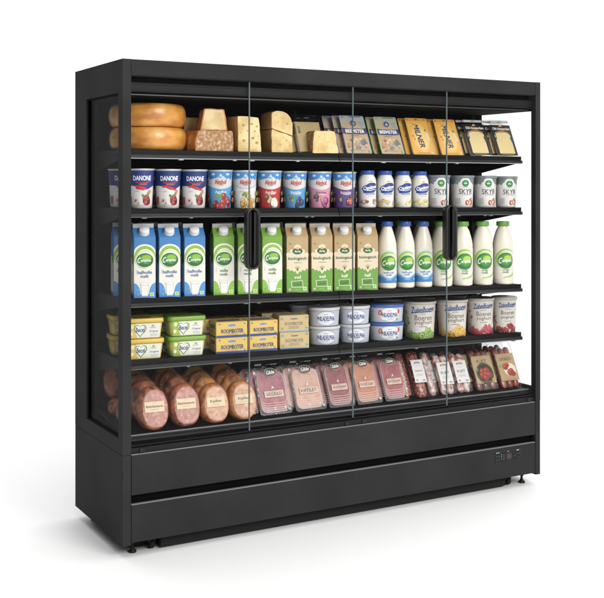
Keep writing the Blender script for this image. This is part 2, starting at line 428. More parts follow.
for xx, yy in ((XL + 0.004, 0.47), (XR - 0.026, 0.47), (1.05, 0.495)):
    m = MB(); m.box((xx, yy, 0.50), (xx + 0.020, yy + 0.018, 1.855), M_SHELF)
    for k in range(50): m.box((xx - 0.0006, yy + 0.006, 0.53 + k * 0.026), (xx + 0.0206, yy + 0.011, 0.540 + k * 0.026), M_VOID)
    m.build('shelf_upright', cab)

# four sliding glass doors with green-grey glass edges; a half handle on each of the two middle meetings
edges = (0.038, 0.571, 1.090, 1.613, 2.148)
for i in range(4):
    x0, x1 = edges[i] + 0.0006, edges[i + 1] - 0.0006
    dr = MB()
    e = 0.0016; y0, y1 = 0.012, 0.018
    for xa in ((x0,) if i else ()) : dr.box((xa, y0, 0.447), (xa + e, y1, 1.932), M_GLEDGE)
    for xa in ((x1 - e,) if i < 3 else ()): dr.box((xa, y0, 0.447), (xa + e, y1, 1.932), M_GLEDGE)
    dr.box((x0 + 0.0023, y0, 0.443), (x1 - 0.0023, y1, 0.4466), M_RAIL)
    d = dr.build('glass_door', cab)
    g = MB(); g.box((x0 + e, y0 + .001, 0.447), (x1 - e, y1 - .001, 1.9325), M_DOORGL); g.build('glass_pane', d)
    # handle: half of a long oval, rounded on its outer side, with a grip groove
    left_of_meeting = i in (0, 2)
    xm = edges[i + 1] if left_of_meeting else edges[i]
    sgn = -1 if left_of_meeting else 1
    w, zc, hh, rr = 0.033, 1.266, 0.130, 0.027
    pts = []
    for k in range(9):
        a = R(90 * k / 8); pts.append((w - rr + rr * math.sin(a), zc + hh - rr + rr * math.cos(a)))
    for k in range(9):
        a = R(90 + 90 * k / 8); pts.append((w - rr + rr * math.sin(a), zc - hh + rr + rr * math.cos(a)))
    prof = [(0.0014, zc + hh)] + pts + [(0.0014, zc - hh)]
    hm = MB()
    def sc(f, g_): return [(max(0.0014, (x - 0.0014) * f + 0.0014), zc + (z - zc) * g_) for x, z in prof]
    ringsl = []
    for yy, f_, g_ in ((0.0115, 0.82, 0.97), (0.004, 0.86, 0.975), (-0.004, 1.0, 1.0), (-0.022, 1.0, 1.0), (-0.028, 0.95, 0.99), (-0.030, 0.80, 0.965), (-0.026, 0.66, 0.94), (-0.017, 0.52, 0.92), (-0.014, 0.3, 0.91)):
        ringsl.append([(xm + sgn * x, yy, z) for x, z in sc(f_, g_)])
    hm.rings(ringsl, M_HANDLE, smooth=True)
    hm.build('handle', d)

# control panel
m = MB(); m.box((1.893, -0.0012, 0.137), (2.056, 0.0008, 0.194), pm('#262828', 0.5, spec=0.1), 0.0006)
cp = m.build('control_panel', cab)
P = Print(flat((1.9745, -0.0012, 0.1655)), 0.163, 0.057, v0=-0.0285)
for a, b in (((-.49, .03), (.49, .03)), ((-.49, .97), (.49, .97)), ((-.49, .03), (-.49, .97)), ((.49, .03), (.49, .97))): P.line([a, b], 0.007, '#383c3c')
P.rect(-0.08, 0.14, 0.18, 0.80, '#0b0d0d'); P.rect(-0.05, 0.03, .3, .68, '#1d3a2c')
P.text('3', 0.06, .48, 0.045, 0.11, '#8a1f1c', .03); P.rect(.085, .125, .3, .65, '#16231d')
P.small(-0.40, 0.86, 0.14, 1, '#8f9292', h=.03); P.small(0.36, 0.86, 0.10, 1, '#a3a6a6', h=.035); P.small(-0.01, 0.88, 0.06, 1, '#9c9f9f', h=.025)
for u, v in ((-.44, .58), (-.36, .58), (-.44, .3), (-.36, .3), (.24, .48), (.34, .62), (.42, .62), (.38, .28)): P.ell(u, v, .026, .026, '#3c4040', n=14); P.ell(u, v, .017, .017, '#191b1b', n=12)
for v in (.35, .55, .7): P.rect(-.28, -.265, v, v + .07, '#c3c6c6')
P.rect(-.24, -.14, .2, .75, '#141616')
P.mb.build('keypad', cp)

# feet and castors
foot_prof = [(0.017, 0), (0.017, 0.006), (0.010, 0.012), (0.006, 0.02), (0.006, 0.034), (0.011, 0.036), (0.011, 0.055)]
for x, y in ((0.066, 0.068), (2.118, 0.068), (0.066, 0.545), (2.118, 0.545)):
    m = MB(); m.lathe(foot_prof, M_RUBBER, seg=24, cx=x, cy=y); m.build('foot', cab)
for x in (0.150, 2.030):
    ct = MB(); ct.box((x - 0.018, 0.062, 0.026), (x + 0.018, 0.092, 0.060), M_RUBBER, 0.003)
    c_ = ct.build('castor', cab)
    wm = MB(); pr = [(0.0, -0.011), (0.017, -0.011), (0.020, -0.007), (0.020, 0.007), (0.017, 0.011), (0.0, 0.011)]
    rs = [[(x + z, 0.074 + r * math.cos(2 * math.pi * i / 24), 0.0202 + r * math.sin(2 * math.pi * i / 24)) for i in range(24)] for r, z in pr]
    wm.rings(rs, M_RUBBER, (False, False)); wm.build('wheel', c_)

# ------------------------------------------------------------------ goods: one builder for each kind, front towards -y
DONE = []
def finish(t, P, parent=None, name='label'):
    P.mb.build(name, parent or t)
def face(loc, turn=0, lean=0): return dict(loc=loc, rot=(R(-lean), 0, R(-turn)))

# milk cartons -------------------------------------------------------
def carton(kind, Wd, loc, turn, label, group):
    t = empty('milk_carton', loc, (0, 0, R(-turn))); tag(t, label, 'milk carton', group)
    bodyc = {'half': '#3f7fbb', 'full': '#74a536', 'bio': '#b59a6c', 'biohalf': '#b59a6c'}[kind]
    bm_ = noisy('card_' + kind, [(0.3, bodyc), (0.7, bodyc)], scale=8, rough=0.38, bump=0.06, bscale=30, spec=0.4)
    w = Wd / 2; dd = Wd * 0.48; hs = 0.250; hr = 0.289; ht = 0.306
    m = MB()
    c = 0.0025
    def ring(z, ww=w, d=dd): return [(-ww + c, -d, z), (ww - c, -d, z), (ww, -d + c, z), (ww, d - c, z), (ww - c, d, z), (-ww + c, d, z), (-ww, d - c, z), (-ww, -d + c, z)]
    m.rings([ring(0.0), ring(hs)], bm_, (True, False), smooth=False)
    g = 0.012
    m.add([(-w, -dd, hs), (w, -dd, hs), (w - .002, -0.003, hr), (-w + .002, -0.003, hr), (-w, dd, hs), (w, dd, hs), (w - .002, 0.003, hr), (-w + .002, 0.003, hr), (-w + g + .006, 0, hr - .004), (w - g - .006, 0, hr - .004)],
          [(0, 1, 2, 3), (5, 4, 7, 6), (0, 3, 8), (4, 8, 7), (0, 8, 4), (1, 9, 2), (5, 6, 9), (1, 5, 9)], bm_)
    seal = pm({'half': '#b9bcc0', 'full': '#b3b3a8', 'bio': '#b7ab98', 'biohalf': '#b7ab98'}[kind], 0.5)
    m.box((-w + .002, -0.0032, hr - 0.001), (w - .002, 0.0032, ht), seal, 0.0008)
    m.box((-w + .004, -0.0037, hr + 0.006), (w - .004, -0.0033, hr + 0.0068), pm('#8f8f8c', 0.5))
    m.build('body', t)
    cm = MB(); ang = math.atan2(dd, hr - hs)
    Mx = Matrix.Translation((0, -dd * 0.52, (hs + hr) / 2 + 0.0006)) @ Matrix.Rotation(R(43), 4, 'X')
    n = 36; prof = [(0.0225, 0.0), (0.0225, 0.004), (0.0205, 0.0045), (0.0205, 0.006), (0.0205, 0.018), (0.019, 0.0205), (0.0, 0.0205)]
    rs = [[tuple(Mx @ Vector((r * (1 + (0.02 if (i % 2 and 2 < k < 5) else 0)) * math.cos(2 * math.pi * i / n), r * (1 + (0.02 if (i % 2 and 2 < k < 5) else 0)) * math.sin(2 * math.pi * i / n), z))) for i in range(n)] for k, (r, z) in enumerate(prof)]
    cm.rings(rs, pm('#dcdcdb', 0.35), (False, False)); cm.build('screw_cap', t)
    P = Print(flat((0, -dd, 0)), Wd - 0.002, hs)
    if kind in ('half', 'full'):
        cream = '#e6e2d6'; dark = {'half': '#2b5f9f', 'full': '#3f7a35'}[kind]
        P.poly([(-.5, .06), (.5, .06), (.5, .76)] + [(0.5 * math.cos(R(a)), .76 + .13 * math.sin(R(a))) for a in range(0, 181, 12)] + [(-.5, .76)], cream)
        for sx in (-1, 1):
            P.poly([(sx * .5, 0), (sx * .5, .25)] + [(sx * (.5 - .31 * math.sin(R(a))), .25 * math.cos(R(a)) ** .8 if a < 90 else 0) for a in range(10, 91, 10)], {'half': '#4a92d2', 'full': '#84bb3c'}[kind])
        P.rect(-.5, .5, 0, .06, {'half': '#3f88ca', 'full': '#79b236'}[kind])
        P.ell(0, .675, .50, .53, '#8ab53a', rot=-8); P.ell(.03, .648, .452, .435, '#d9e6b0'); P.ell(-.02, .640, .445, .40, '#a4ca45')
        P.ell(.02, .632, .44, .37, cream)
        for k in range(3): P.ring(.02, .66, .40 - .03 * k, .42 - .055 * k, .02, '#eef2df', a0=35, a1=150)
        P.ell(0, .625, .43, .36, '#eceadf'); P.ell(0, .625, .40, .33, '#1f6b33'); P.ell(.02, .645, .32, .22, '#3f8f2c'); P.ell(.08, .668, .22, .12, '#86b92e')
        P.text('C', -.27, .625, .13, .26, '#f3f3ea', .03, .2); P.text('ampina', .05, .615, .46, .17, '#f3f3ea', .03, .25); P.small(.1, .565, .2, 1, '#b9cf63', h=.014)
        P.text({'half': 'halfvolle', 'full': 'volle'}[kind], 0, .425, .66 if kind == 'half' else .38, .15, dark, .025); P.text('melk', 0, .36, .38, .135, dark, .02)
        P.poly([(-.20, .235), (.20, .235), (.145, .03), (-.145, .03)], '#c9cbc8'); P.poly([(-.165, .205), (.165, .205), (.125, .045), (-.125, .045)], '#e9e7e0'); P.ell(0, .236, .20, .04, '#dedfdc'); P.ell(0, .228, .165, .028, '#efede6')
        P.line([(-.20, .24), (-.26, .275), (-.3, .27)], .012, '#d5dbd8'); P.line([(.20, .24), (.26, .275), (.3, .27)], .012, '#d5dbd8')
        P.poly([(.24, .03), (.42, .03), (.42, .09), (.24, .09)], '#d3e0a0'); P.poly([(.28, .043), (.38, .043), (.38, .077), (.28, .077)], '#8fb548')
        P.ell(-.30, .14, .02, .02, '#e6dd8a', n=8); P.ell(-.34, .09, .03, .025, '#8c9a4a' if kind == 'half' else '#9a7b58', n=10); P.ell(-.31, .05, .02, .02, '#e6dd8a', n=8)
        P.small(-.38, .46, .05, 5, '#a9b7b9')
        L = Print(flat((-w, 0, 0), (0, -1, 0), (0, 0, 1)), dd * 2 - .004, hs); L.mb = P.mb
        L.rect(-.5, .5, .06, .66, '#d9d6ca'); L.ell(.2, .62, .26, .22, '#2a7338'); L.small(0, .42, .7, 9, '#93a0a6'); 
    else:
        P.rect(-.5, .5, .30, .97, '#b99d6e')
        pts = [(-.5, .62)]
        for i, (cx_, r_) in enumerate(((-.42, .12), (-.24, .14), (0, .2), (.24, .14), (.42, .12))):
            for a in range(150, 29, -20): pts.append((cx_ + r_ * math.cos(R(a)), {0: .665, 1: .715, 2: .775, 3: .715, 4: .665}[i] + r_ * .40 * math.sin(R(a))))
        pts += [(.5, .62), (.5, .40), (-.5, .40)]
        P.poly(pts, '#dfd0b2'); P.poly([(-.5, .40), (.5, .40), (.5, .36), (-.5, .36)], '#dfd0b2')
        P.poly([(-.5, 0), (.5, 0)] + [(.5 - i / 30, .40 + .035 * abs(math.sin(i * .62)) - .05 * math.cos((i / 30 - .5) * math.pi)) for i in range(31)], '#69a136')
        P.poly([(-.16, .44), (.16, .44), (.08, .36), (0, .325), (-.08, .36)], '#dfd0b2')
        P.ell(0, .735, .24, .145, '#155c35'); P.ell(0, .775, .075, .085, '#e8a53a'); P.ell(0, .73, .215, .10, '#17643a'); P.text('Arla', 0, .732, .28, .10, '#f2f2e8', .04)
        P.text('biologisch', 0, .60, .84, .17, '#1f5a36', .035); P.small(0, .527, .4, 1, '#4d7a48', h=.025)
        for k in range(5): P.line([(0, .40), (-.12 + .06 * k, .475 - abs(k - 2) * .01)], .016, '#7b9b3d')
        P.ell(0, .405, .035, .05, '#2f6a34', n=10)
        P.text('vol' if kind == 'bio' else 'half', 0, .275, .30, .155, '#f1f3e6', .04)
        P.poly([(-.31, .205), (.24, .22), (.27, .09), (-.28, .09)], '#cfe0ad'); P.poly([(-.27, .195), (.22, .207), (.24, .103), (-.25, .103)], '#568c2c')
        P.text('vol' if kind == 'bio' else 'half', -.02, .15, .32, .11, '#214d25', .01)
        P.rect(-.42, -.31, .03, .075, '#c7b8a6'); P.rect(.26, .42, .035, .10, '#d7e2c4'); P.rect(.30, .38, .05, .085, '#7fae52'); P.small(-.02, .05, .3, 2, '#a3c587', gap=.03)
        P.ell(-.34, .87, .04, .04, '#6f9b3b', n=10)
        L = Print(flat((-w, 0, 0), (0, -1, 0), (0, 0, 1)), dd * 2 - .004, hs); L.mb = P.mb
        L.rect(-.5, .5, 0, .36, '#69a136'); L.small(0, .8, .7, 8, '#7d6a48'); L.small(0, .3, .7, 5, '#c7dca8')
    finish(t, P); return t

# round cups ---------------------------------------------------------
def cup(kind, loc, turn, label, group, Rt=0.0565, Rb=0.0465, h=0.168, design=None):
    t = empty({'skyr': 'yogurt_tub', 'farm': 'yogurt_tub'}.get(kind, 'yogurt_cup'), loc, (0, 0, R(-turn))); tag(t, label, 'yogurt', group)
    white = noisy('cup_plastic', [(0.3, '#dddbd8'), (0.7, '#e1dfdc')], scale=9, rough=0.3, spec=0.5)
    if kind == 'farm': white = noisy('cup_cream', [(0.3, '#d6cfc4'), (0.7, '#dad4ca')], scale=9, rough=0.3)
    lidh = 0.0
    m = MB()
    m.lathe([(Rb - .004, 0), (Rb, 0.003), (Rb + (Rt - Rb) * .1, h * .1), (Rt - .001, h - 0.008), (Rt + .0006, h - .0075)], white, ends=(True, True))
    m.build('cup', t)
    lm = MB()
    if kind in ('skyr', 'farm'):
        lid = pm('#7d8284' if kind == 'skyr' else '#a8a39b', 0.28)
        lm.lathe([(Rt - .001, h - .0135), (Rt + .0032, h - .013), (Rt + .0036, h - .003), (Rt + .0022, h - .001), (Rt - .004, h - .0006), (Rt - .006, h - .003), (0.0, h - .003)], lid, ends=(False, False))
    else:
        lm.lathe([(Rt + .0004, h - .0074), (Rt + .0024, h - .0072), (Rt + .0028, h - .005), (Rt + .002, h - .002), (0, h - .0012)], pm('#cfd0d0', 0.3, 0.0, 0.3), ends=(False, False))
    lm.build('lid', t)
    rf = lambda v: Rb + (Rt - .001 - Rb) * (max(0, v - .003) / (h - .011))
    Wl = {'dark': .132, 'mountain': .132, 'skyr': .132, 'farm': .122}[kind] * Rt / .0565; hl = h - .012
    P = Print(wrap(rf), Wl, hl, step=0.006, v0=0.002)
    if kind == 'dark':                                               # blue band, red smile, cherries
        P.wave(-1.2, 1.2, 1.0, lambda q: .60 - .11 * math.exp(-((q * 2.4 - 1.2 - .12) / .34) ** 2), '#1c3677', n=60)
        if design == 1: P.poly([(-.3, .51), (.06, .47), (.22, .53), (.02, .57), (-.2, .61), (-.34, .60)], '#c9332c')
        else: P.line([(-.34, .575), (-.16, .585), (.04, .545), (.22, .50), (.34, .505)], .07, '#c9332c')
        P.text('DANONE', 0.0, .80, .84, .15, '#eef0f2', .05)
        P.line([(-.30, .70), (-.16, .672), (.02, .662), (.2, .675), (.34, .71)], .035, '#c4302c'); P.line([(-.16, .635), (.1, .628), (.22, .64)], .022, '#c96a52')
        P.small(-.25, .44, .25, 1, '#8d99b5', h=.016)
        P.cluster(.20, .22, .14, .10, ['#8b2a2a', '#a5322e', '#702228', '#b23430'], '#cf7a6c', '#5f8c3d', 12, 3); P.fruit(.08, .20, .05, '#47323f', '#6d5666')
        P.line([(.16, .33), (.25, .38), (.3, .40)], .02, '#5d7f3c'); P.ell(.26, .355, .08, .04, '#5f8c3d', n=10, rot=20)
        P.poly([(.24, .42), (.38, .50), (.42, .43), (.36, .38)], '#d97d56')
        P.ell(-.30, .20, .045, .045, '#c64a3e', n=10); P.ell(-.18, .13, .05, .035, '#d97e5f', n=10); P.ring(-.28, .17, .12, .10, .012, '#c9b7a9'); P.small(-.05, .07, .5, 1, '#a5a5ab')
        P.rect(-.70, -.56, .10, .30, '#a82f33')
        P.small(-.95, .45, .3, 9, '#a9adb8')
    elif kind == 'mountain':
        c, ctext, cl, bg2, tcol = design
        P.wave(-1.2, 1.2, 1.0, lambda q: .86 + .025 * math.sin(q * 23) + .012 * math.sin(q * 61), '#6fa5d3', n=70)
        P.wave(-.62, .62, 1.0, lambda q: .80 + .15 * max(0, 1 - abs(q - .5) * 5.2) ** 1.2 + .025 * abs(math.sin(q * 17)) - .02 * (abs(q - .5) > .35), '#3f86c6', n=50)
        P.ell(-.36, .93, .09, .04, '#c3d9ea', n=12); P.ell(.34, .93, .1, .035, '#c3d9ea', n=12)
        P.poly([(-.08, .87), (0, .945), (.07, .88), (.03, .86), (-.02, .88)], '#c9d6e0')
        edge = lambda q: .57 - .05 * math.cos((q * 2.4 - 1.2) * 3.6)
        if bg2: P.wave(-1.2, 1.2, 0.0, edge, c, n=60)
        else: P.wave(-1.2, 1.2, 0.54, lambda q: edge(q) + .03, '#9fc1dc', n=60); P.wave(-1.2, 1.2, 0.0, edge, '#dedcd6', n=60)
        P.text('Almhof', 0, .72, .56, .15, '#c2302b', .05); P.line([(-.12, .635), (.0, .63), (.12, .635)], .03, '#c3a54a'); P.small(.02, .635, .16, 1, '#6d9a3f', h=.02)
        P.text(ctext, 0, .445, .56, .10, tcol, .02); P.small(0.02, .38, .42, 1, '#e9e3dc' if bg2 else '#8aa6bd', h=.025)
        for a in cl: P.cluster(a[0], a[1] + .01, a[2] * 1.35, a[3] * 1.2, *a[4:])
        for u in (-.66, .66): P.cluster(u, .40, .07, .05, ['#d9a24a', cl[0][4][0]], '#edc98a', '#7f9a4a', 4, 5); P.cluster(u, .22, .07, .06, cl[0][4], '#e8c8b8', '#7f9a4a', 4, 6); P.small(u * 1.45, .5, .25, 8, '#9aa3ab')
    elif kind == 'skyr':
        band = design or '#7b868e'
        P.wave(-1.35, 1.35, 1.0, lambda s: .80 - .04 * abs(math.sin(s * 30)) , band, n=110)
        P.ell(0, .80, .26, .22, '#dfddda', n=20); P.ell(-.2, .755, .16, .12, '#dfddda', n=14); P.ell(.2, .755, .16, .12, '#dfddda', n=14)
        P.ell(-.5, .90, .05, .03, '#5f8c4a', n=8)
        P.ell(0, .80, .17, .125, '#1f7a3c'); P.ell(0, .825, .055, .06, '#d9b53c', n=12); P.ell(0, .79, .14, .08, '#2b8a45'); P.small(0, .785, .17, 1, '#dfe8dc', h=.04)
        P.small(0, .665, .32, 1, '#9a9a9a', h=.02)
        P.text('SKYR', .03, .525, .70, .19, '#2e3033', -0.01 + .015); P.small(.05, .41, .46, 1, '#9d9d9c', h=.02)
        P.fruit(.08, .16, .095, '#b23a30', '#d98d6c', None, '#7a2622'); P.fruit(.28, .18, .12, '#b8402f', '#e7a27c', '#6f9a40', '#7a2622'); P.ell(.25, .165, .06, .08, '#ded49a', n=12); P.ell(.25, .165, .015, .03, '#7a5a3a', n=8); P.ell(.12, .15, .04, .06, '#d9cf9a', n=10)
        P.small(-.36, .29, .3, 6, '#a7a7a6', gap=.038); P.small(-.95, .6, .4, 12, '#b1b1b0'); P.rect(-.66, -.60, .30, .62, '#b9bdbf')
    elif kind == 'farm':
        fcol, fhi, leaf, extra = design
        P.text('Zuivelhoeve', 0.02, .84, .90, .17, '#24467f', .045, .15, 3); P.line([(-.36, .755), (.0, .775), (.36, .77)], .02, '#24467f'); P.small(0, .70, .25, 1, '#8a8580')
        P.text('Boeren', .03, .60, .68, .15, '#55524f', .005); P.text('yoghurt', .04, .455, .72, .14, '#55524f', .005)
        P.small(0, .335, .34, 1, '#6f6a66', h=.02)
        rnd = random.Random(int(fcol[1:3], 16))
        k0 = P.k
        for k in range(46):
            P.k = k0 + 4 * (k % 4); u = rnd.uniform(-.62, .62); v = .04 + rnd.uniform(0, .20) * (.75 + .4 * math.sin(u * 7)) * (1.2 - abs(u))
            c1 = fcol if rnd.random() < .75 else extra
            P.fruit(u, v, rnd.uniform(.045, .085), c1, fhi, leaf if rnd.random() < .35 else None, '#%02x%02x%02x' % tuple(int(int(c1[j:j+2], 16) * .7) for j in (1, 3, 5)))
        for k in range(9): P.fruit(rnd.uniform(-1.0, -.55), rnd.uniform(.2, .85), rnd.uniform(.03, .06), extra if k % 2 else fcol, fhi, leaf if k % 3 == 0 else None)
    finish(t, P); return t

# drinking yoghurt and milk bottles ---------------------------------
def drink_bottle(design, loc, turn, label, group):
    t = empty('yogurt_bottle', loc, (0, 0, R(-turn))); tag(t, label, 'yogurt bottle', group)
    pl = noisy('bottle_white_plastic', [(0.3, '#dfdcd4'), (0.7, '#e3e0d9')], scale=9, rough=0.28, spec=0.5)
    m = MB(); r = .0405
    m.lathe([(r - .006, 0), (r - .001, .003), (r, .008), (r, .02), (r - .001, .026), (r, .032), (r + .0005, .075), (r + .0005, .118), (r - .001, .132), (r - .005, .143), (r - .009, .150), (.0295, .154), (.0295, .162)], pl)
    m.build('bottle', t)
    cm = MB(); n = 64
    rs = []
    for q, z in ((.0300, .1555), (.0325, .156), (.0325, .172), (.031, .1745), (0.0, .1745)):
        rs.append([((q * (1 + (.012 if i % 2 else 0))) * math.cos(2 * math.pi * i / n), (q * (1 + (.012 if i % 2 else 0))) * math.sin(2 * math.pi * i / n), z) for i in range(n)])
    cm.rings(rs, pm('#2350a6', 0.35), (False, False)); cm.build('cap', t)
    P = Print(wrap(lambda v: r + .0006), .096, .125, step=.006, v0=.010)
    P.ell(.02, .90, .08, .05, '#58a463', n=12, a0=0, a1=180); P.ell(.07, .90, .05, .05, '#d98345', n=10, a0=0, a1=180); P.ell(-.03, .905, .04, .04, '#e2c04a', n=10)
    pts = []
    for i in range(40):
        a = 2 * math.pi * i / 40; k = 1 + .06 * math.sin(5 * a + 1) + .03 * math.sin(9 * a)
        x, y = .45 * math.cos(a) * k, .235 * math.sin(a) * k; pts.append((.04 + x * .97 - y * .25, .665 + (x * .25 + y * .97) * .77))
    P.poly(pts, '#22408f'); P.text('Optimel', .05, .67, .76, .22, '#eef0f3', .05, .15, 10); P.line([(-.3, .59), (0, .575), (.3, .615)], .03, '#dfe6f2')
    P.small(.04, .47, .5, 2, '#3d5791', gap=.06, h=.035); P.small(.06, .36, .34, 1, '#8d97ad')
    rnd = random.Random(design[0])
    for k in range(13):
        u = rnd.uniform(-.46, .5); c = rnd.choice(design[1:])
        P.ell(u, rnd.uniform(.06, .17) + (.08 if k % 4 == 0 else 0), rnd.uniform(.05, .09), rnd.uniform(.05, .08), c, n=12)
    P.rect(-.82, -.72, .1, .8, '#bfc5d6'); P.small(-1.05, .7, .4, 9, '#b5b9c2')
    finish(t, P); return t
def milk_bottle(kind, loc, turn, label, group, k=1.0):
    t = empty('milk_bottle', loc, (0, 0, R(-turn))); tag(t, label, 'milk bottle', group)
    pl = noisy('bottle_milk_plastic', [(0.3, '#e6dfcd'), (0.7, '#eae4d4')], scale=6, rough=0.26, spec=0.5, sss=0.08)
    r = .0425 * k; m = MB()
    m.lathe([(r - .007, 0), (r - .0015, .003), (r, .010), (r, .05), (r + .0003, .183), (r, .188), (r - .0003, .200), (r - .0018, .214), (r - .0045, .228), (r - .0085, .243), (r - .0130, .258), (r - .0165, .270), (.0232 * k, .281), (.0205 * k, .290), (.0205 * k, .297)], pl)
    m.build('bottle', t)
    cm = MB(); n = 72; rs = []; q0 = .0265 * k
    for q, z in ((.021 * k, .2925), (q0, .293), (q0, .3125), (q0 - .002, .315), (0, .315)):
        rs.append([((q * (1 + (.014 if i % 2 else 0))) * math.cos(2 * math.pi * i / n), (q * (1 + (.014 if i % 2 else 0))) * math.sin(2 * math.pi * i / n), z) for i in range(n)])
    cm.rings(rs, pm('#2b55a4' if kind == 'half' else '#5f9e32', 0.35), (False, False)); cm.build('cap', t)
    P = Print(wrap(lambda v: r + .0006), .094 * k, .155, step=.006, v0=.028); rep = math.pi * 1.0
    P.rect(-1.38, 1.38, 0, 1.0, '#e3dfd2')
    if kind == 'half':
        P.ell(0.0, .50, .50, .78, '#b9d3e8', n=30); P.ell(0.0, .48, .48, .74, '#e2e3e2', n=30)
        P.wave(-1.38, 1.38, 0, lambda s: .21 + .055 * math.cos((s - .5) * 6 * math.pi + math.pi), '#7fb2dc', n=48); P.wave(-1.38, 1.38, 0, lambda s: .155 + .05 * math.cos((s - .5) * 6 * math.pi + math.pi), '#3d83c2', n=48)
    else:
        P.line([(-.1, .05), (.2, .09), (.42, .17), (.6, .30)], .07, '#8cc04a'); P.line([(-.2, .04), (.2, .06), (.45, .13)], .03, '#c6dd9a')
    P.ell(0, .655, .47, .46, '#8fc045', n=30, rot=-10); P.ell(.05, .62, .46, .43, '#dde8c2', n=28); P.ell(0, .61, .44, .40, '#a8cf5b', n=28); P.ell(.04, .60, .42, .385, '#e3dfd2', n=28)
    P.ell(0, .60, .375, .355, '#23783a', n=28); P.ell(.03, .63, .30, .25, '#45942f', n=22); P.ell(.10, .68, .19, .13, '#a9cd3d', n=18)
    P.text('C', -.25, .60, .13, .25, '#f1f1ea', .04, .2); P.text('ampina', .06, .59, .44, .18, '#f1f1ea', .04, .25)
    tc_ = '#3f7ab8' if kind == 'half' else '#4e8440'
    P.text('halfvolle' if kind == 'half' else 'volle', 0.0, .315, .50 if kind == 'half' else .28, .10, tc_, .02); P.text('melk', 0.0, .245 if kind == 'half' else .235, .27, .10, tc_, .02)
    if kind == 'half': P.ell(.38, .10, .05, .05, '#c9c862', n=10); P.small(0, .085, .3, 1, '#a8c8e6', h=.03)
    P.small(-1.0, .7, .5, 9, '#a9adab'); P.small(1.0, .7, .5, 9, '#a9adab')
    finish(t, P); return t

# rectangular spread tubs -------------------------------------------
def rrect(w, d, r, z, n=5):
    out = []
    for cx, cy, a0 in ((w - r, -d + r, -90), (w - r, d - r, 0), (-w + r, d - r, 90), (-w + r, -d + r, 180)):
        for i in range(n + 1):
            a = R(a0 + 90 * i / n); out.append((cx + r * math.cos(a), cy + r * math.sin(a), z))
    return out
def spread_tub(kind, loc, turn, label, group):
    t = empty('spread_tub', loc, (0, 0, R(-turn))); tag(t, label, 'margarine tub', group)
    lidc, art = {'yellow': ('#dbb93e', '#d9bd55'), 'green': ('#7aa62c', '#9db544')}[kind]
    m = MB(); m.rings([rrect(.079, .052, .02, 0), rrect(.081, .054, .021, .003), rrect(.090, .061, .022, .066)], noisy('tub_' + kind, [(0.35, art), (0.65, '#dccb82' if kind == 'yellow' else '#c9cf8c')], scale=14, rough=0.35))
    m.build('tub', t)
    lm = MB(); lm.rings([rrect(.0915, .0625, .023, .064), rrect(.0955, .0665, .025, .0645), rrect(.0955, .0665, .025, .076), rrect(.0935, .0645, .024, .080), rrect(.089, .060, .022, .0815), rrect(.086, .057, .022, .0785), rrect(.08, .051, .02, .0785)], pm(lidc, 0.35), (False, True))
    l_ = lm.build('lid', t)
    dz = .063; y0, y1 = -.0542, -.0607
    V = Vector((0, (y1 - y0) / dz, 1))
    P = Print(flat((0, y0, .003), (1, 0, 0), V), .15, dz)
    P.poly([(-.48, 0), (.49, 0), (.52, .9), (-.5, .9)], art); 
    P.poly([(-.22, 0.02), (.48, 0.02), (.51, .92), (-.28, .92), (-.34, .6)], '#e2dfd2')
    def heart(u, v, s, col):
        pts = [];  k = s
        for i in range(36):
            a = 2 * math.pi * i / 36; x = 16 * math.sin(a) ** 3 / 16; y = (13 * math.cos(a) - 5 * math.cos(2 * a) - 2 * math.cos(3 * a) - math.cos(4 * a)) / 16
            pts.append((u + x * k * .19, v + y * k * .42))
        P.poly(pts, col)
    heart(-.14, .50, 1.08, '#5f8c2c'); heart(-.14, .505, .97, '#93ad42'); heart(-.14, .51, .87, '#e9e9e4')
    P.text('Becel', -.14, .53, .27, .125, '#27467d', .05); P.text('Original', .29, .40, .28, .07, '#3f5e93', .015); P.small(.28, .62, .22, 1, '#6f8bb0', h=.018); P.small(.3, .20, .26, 2, '#9db0c4', gap=.04)
    P.ell(.27, .76, .05, .025, '#8fb04a', n=10); P.ell(-.40, .75, .06, .06, '#e9dfae', n=12); P.ell(-.42, .3, .05, .05, '#f0e8c8', n=10)
    T = Print(flat((0, 0, .0786), (1, 0, 0), (0, 1, 0)), .15, .09, v0=-.045); T.mb = P.mb
    T.ell(0, .5, .3, .2, '#4a4f4a' if kind == 'yellow' else '#5c7a33'); T.text('Becel', 0, .5, .3, .14, '#d9d9cf', .04)
    finish(t, P); return t
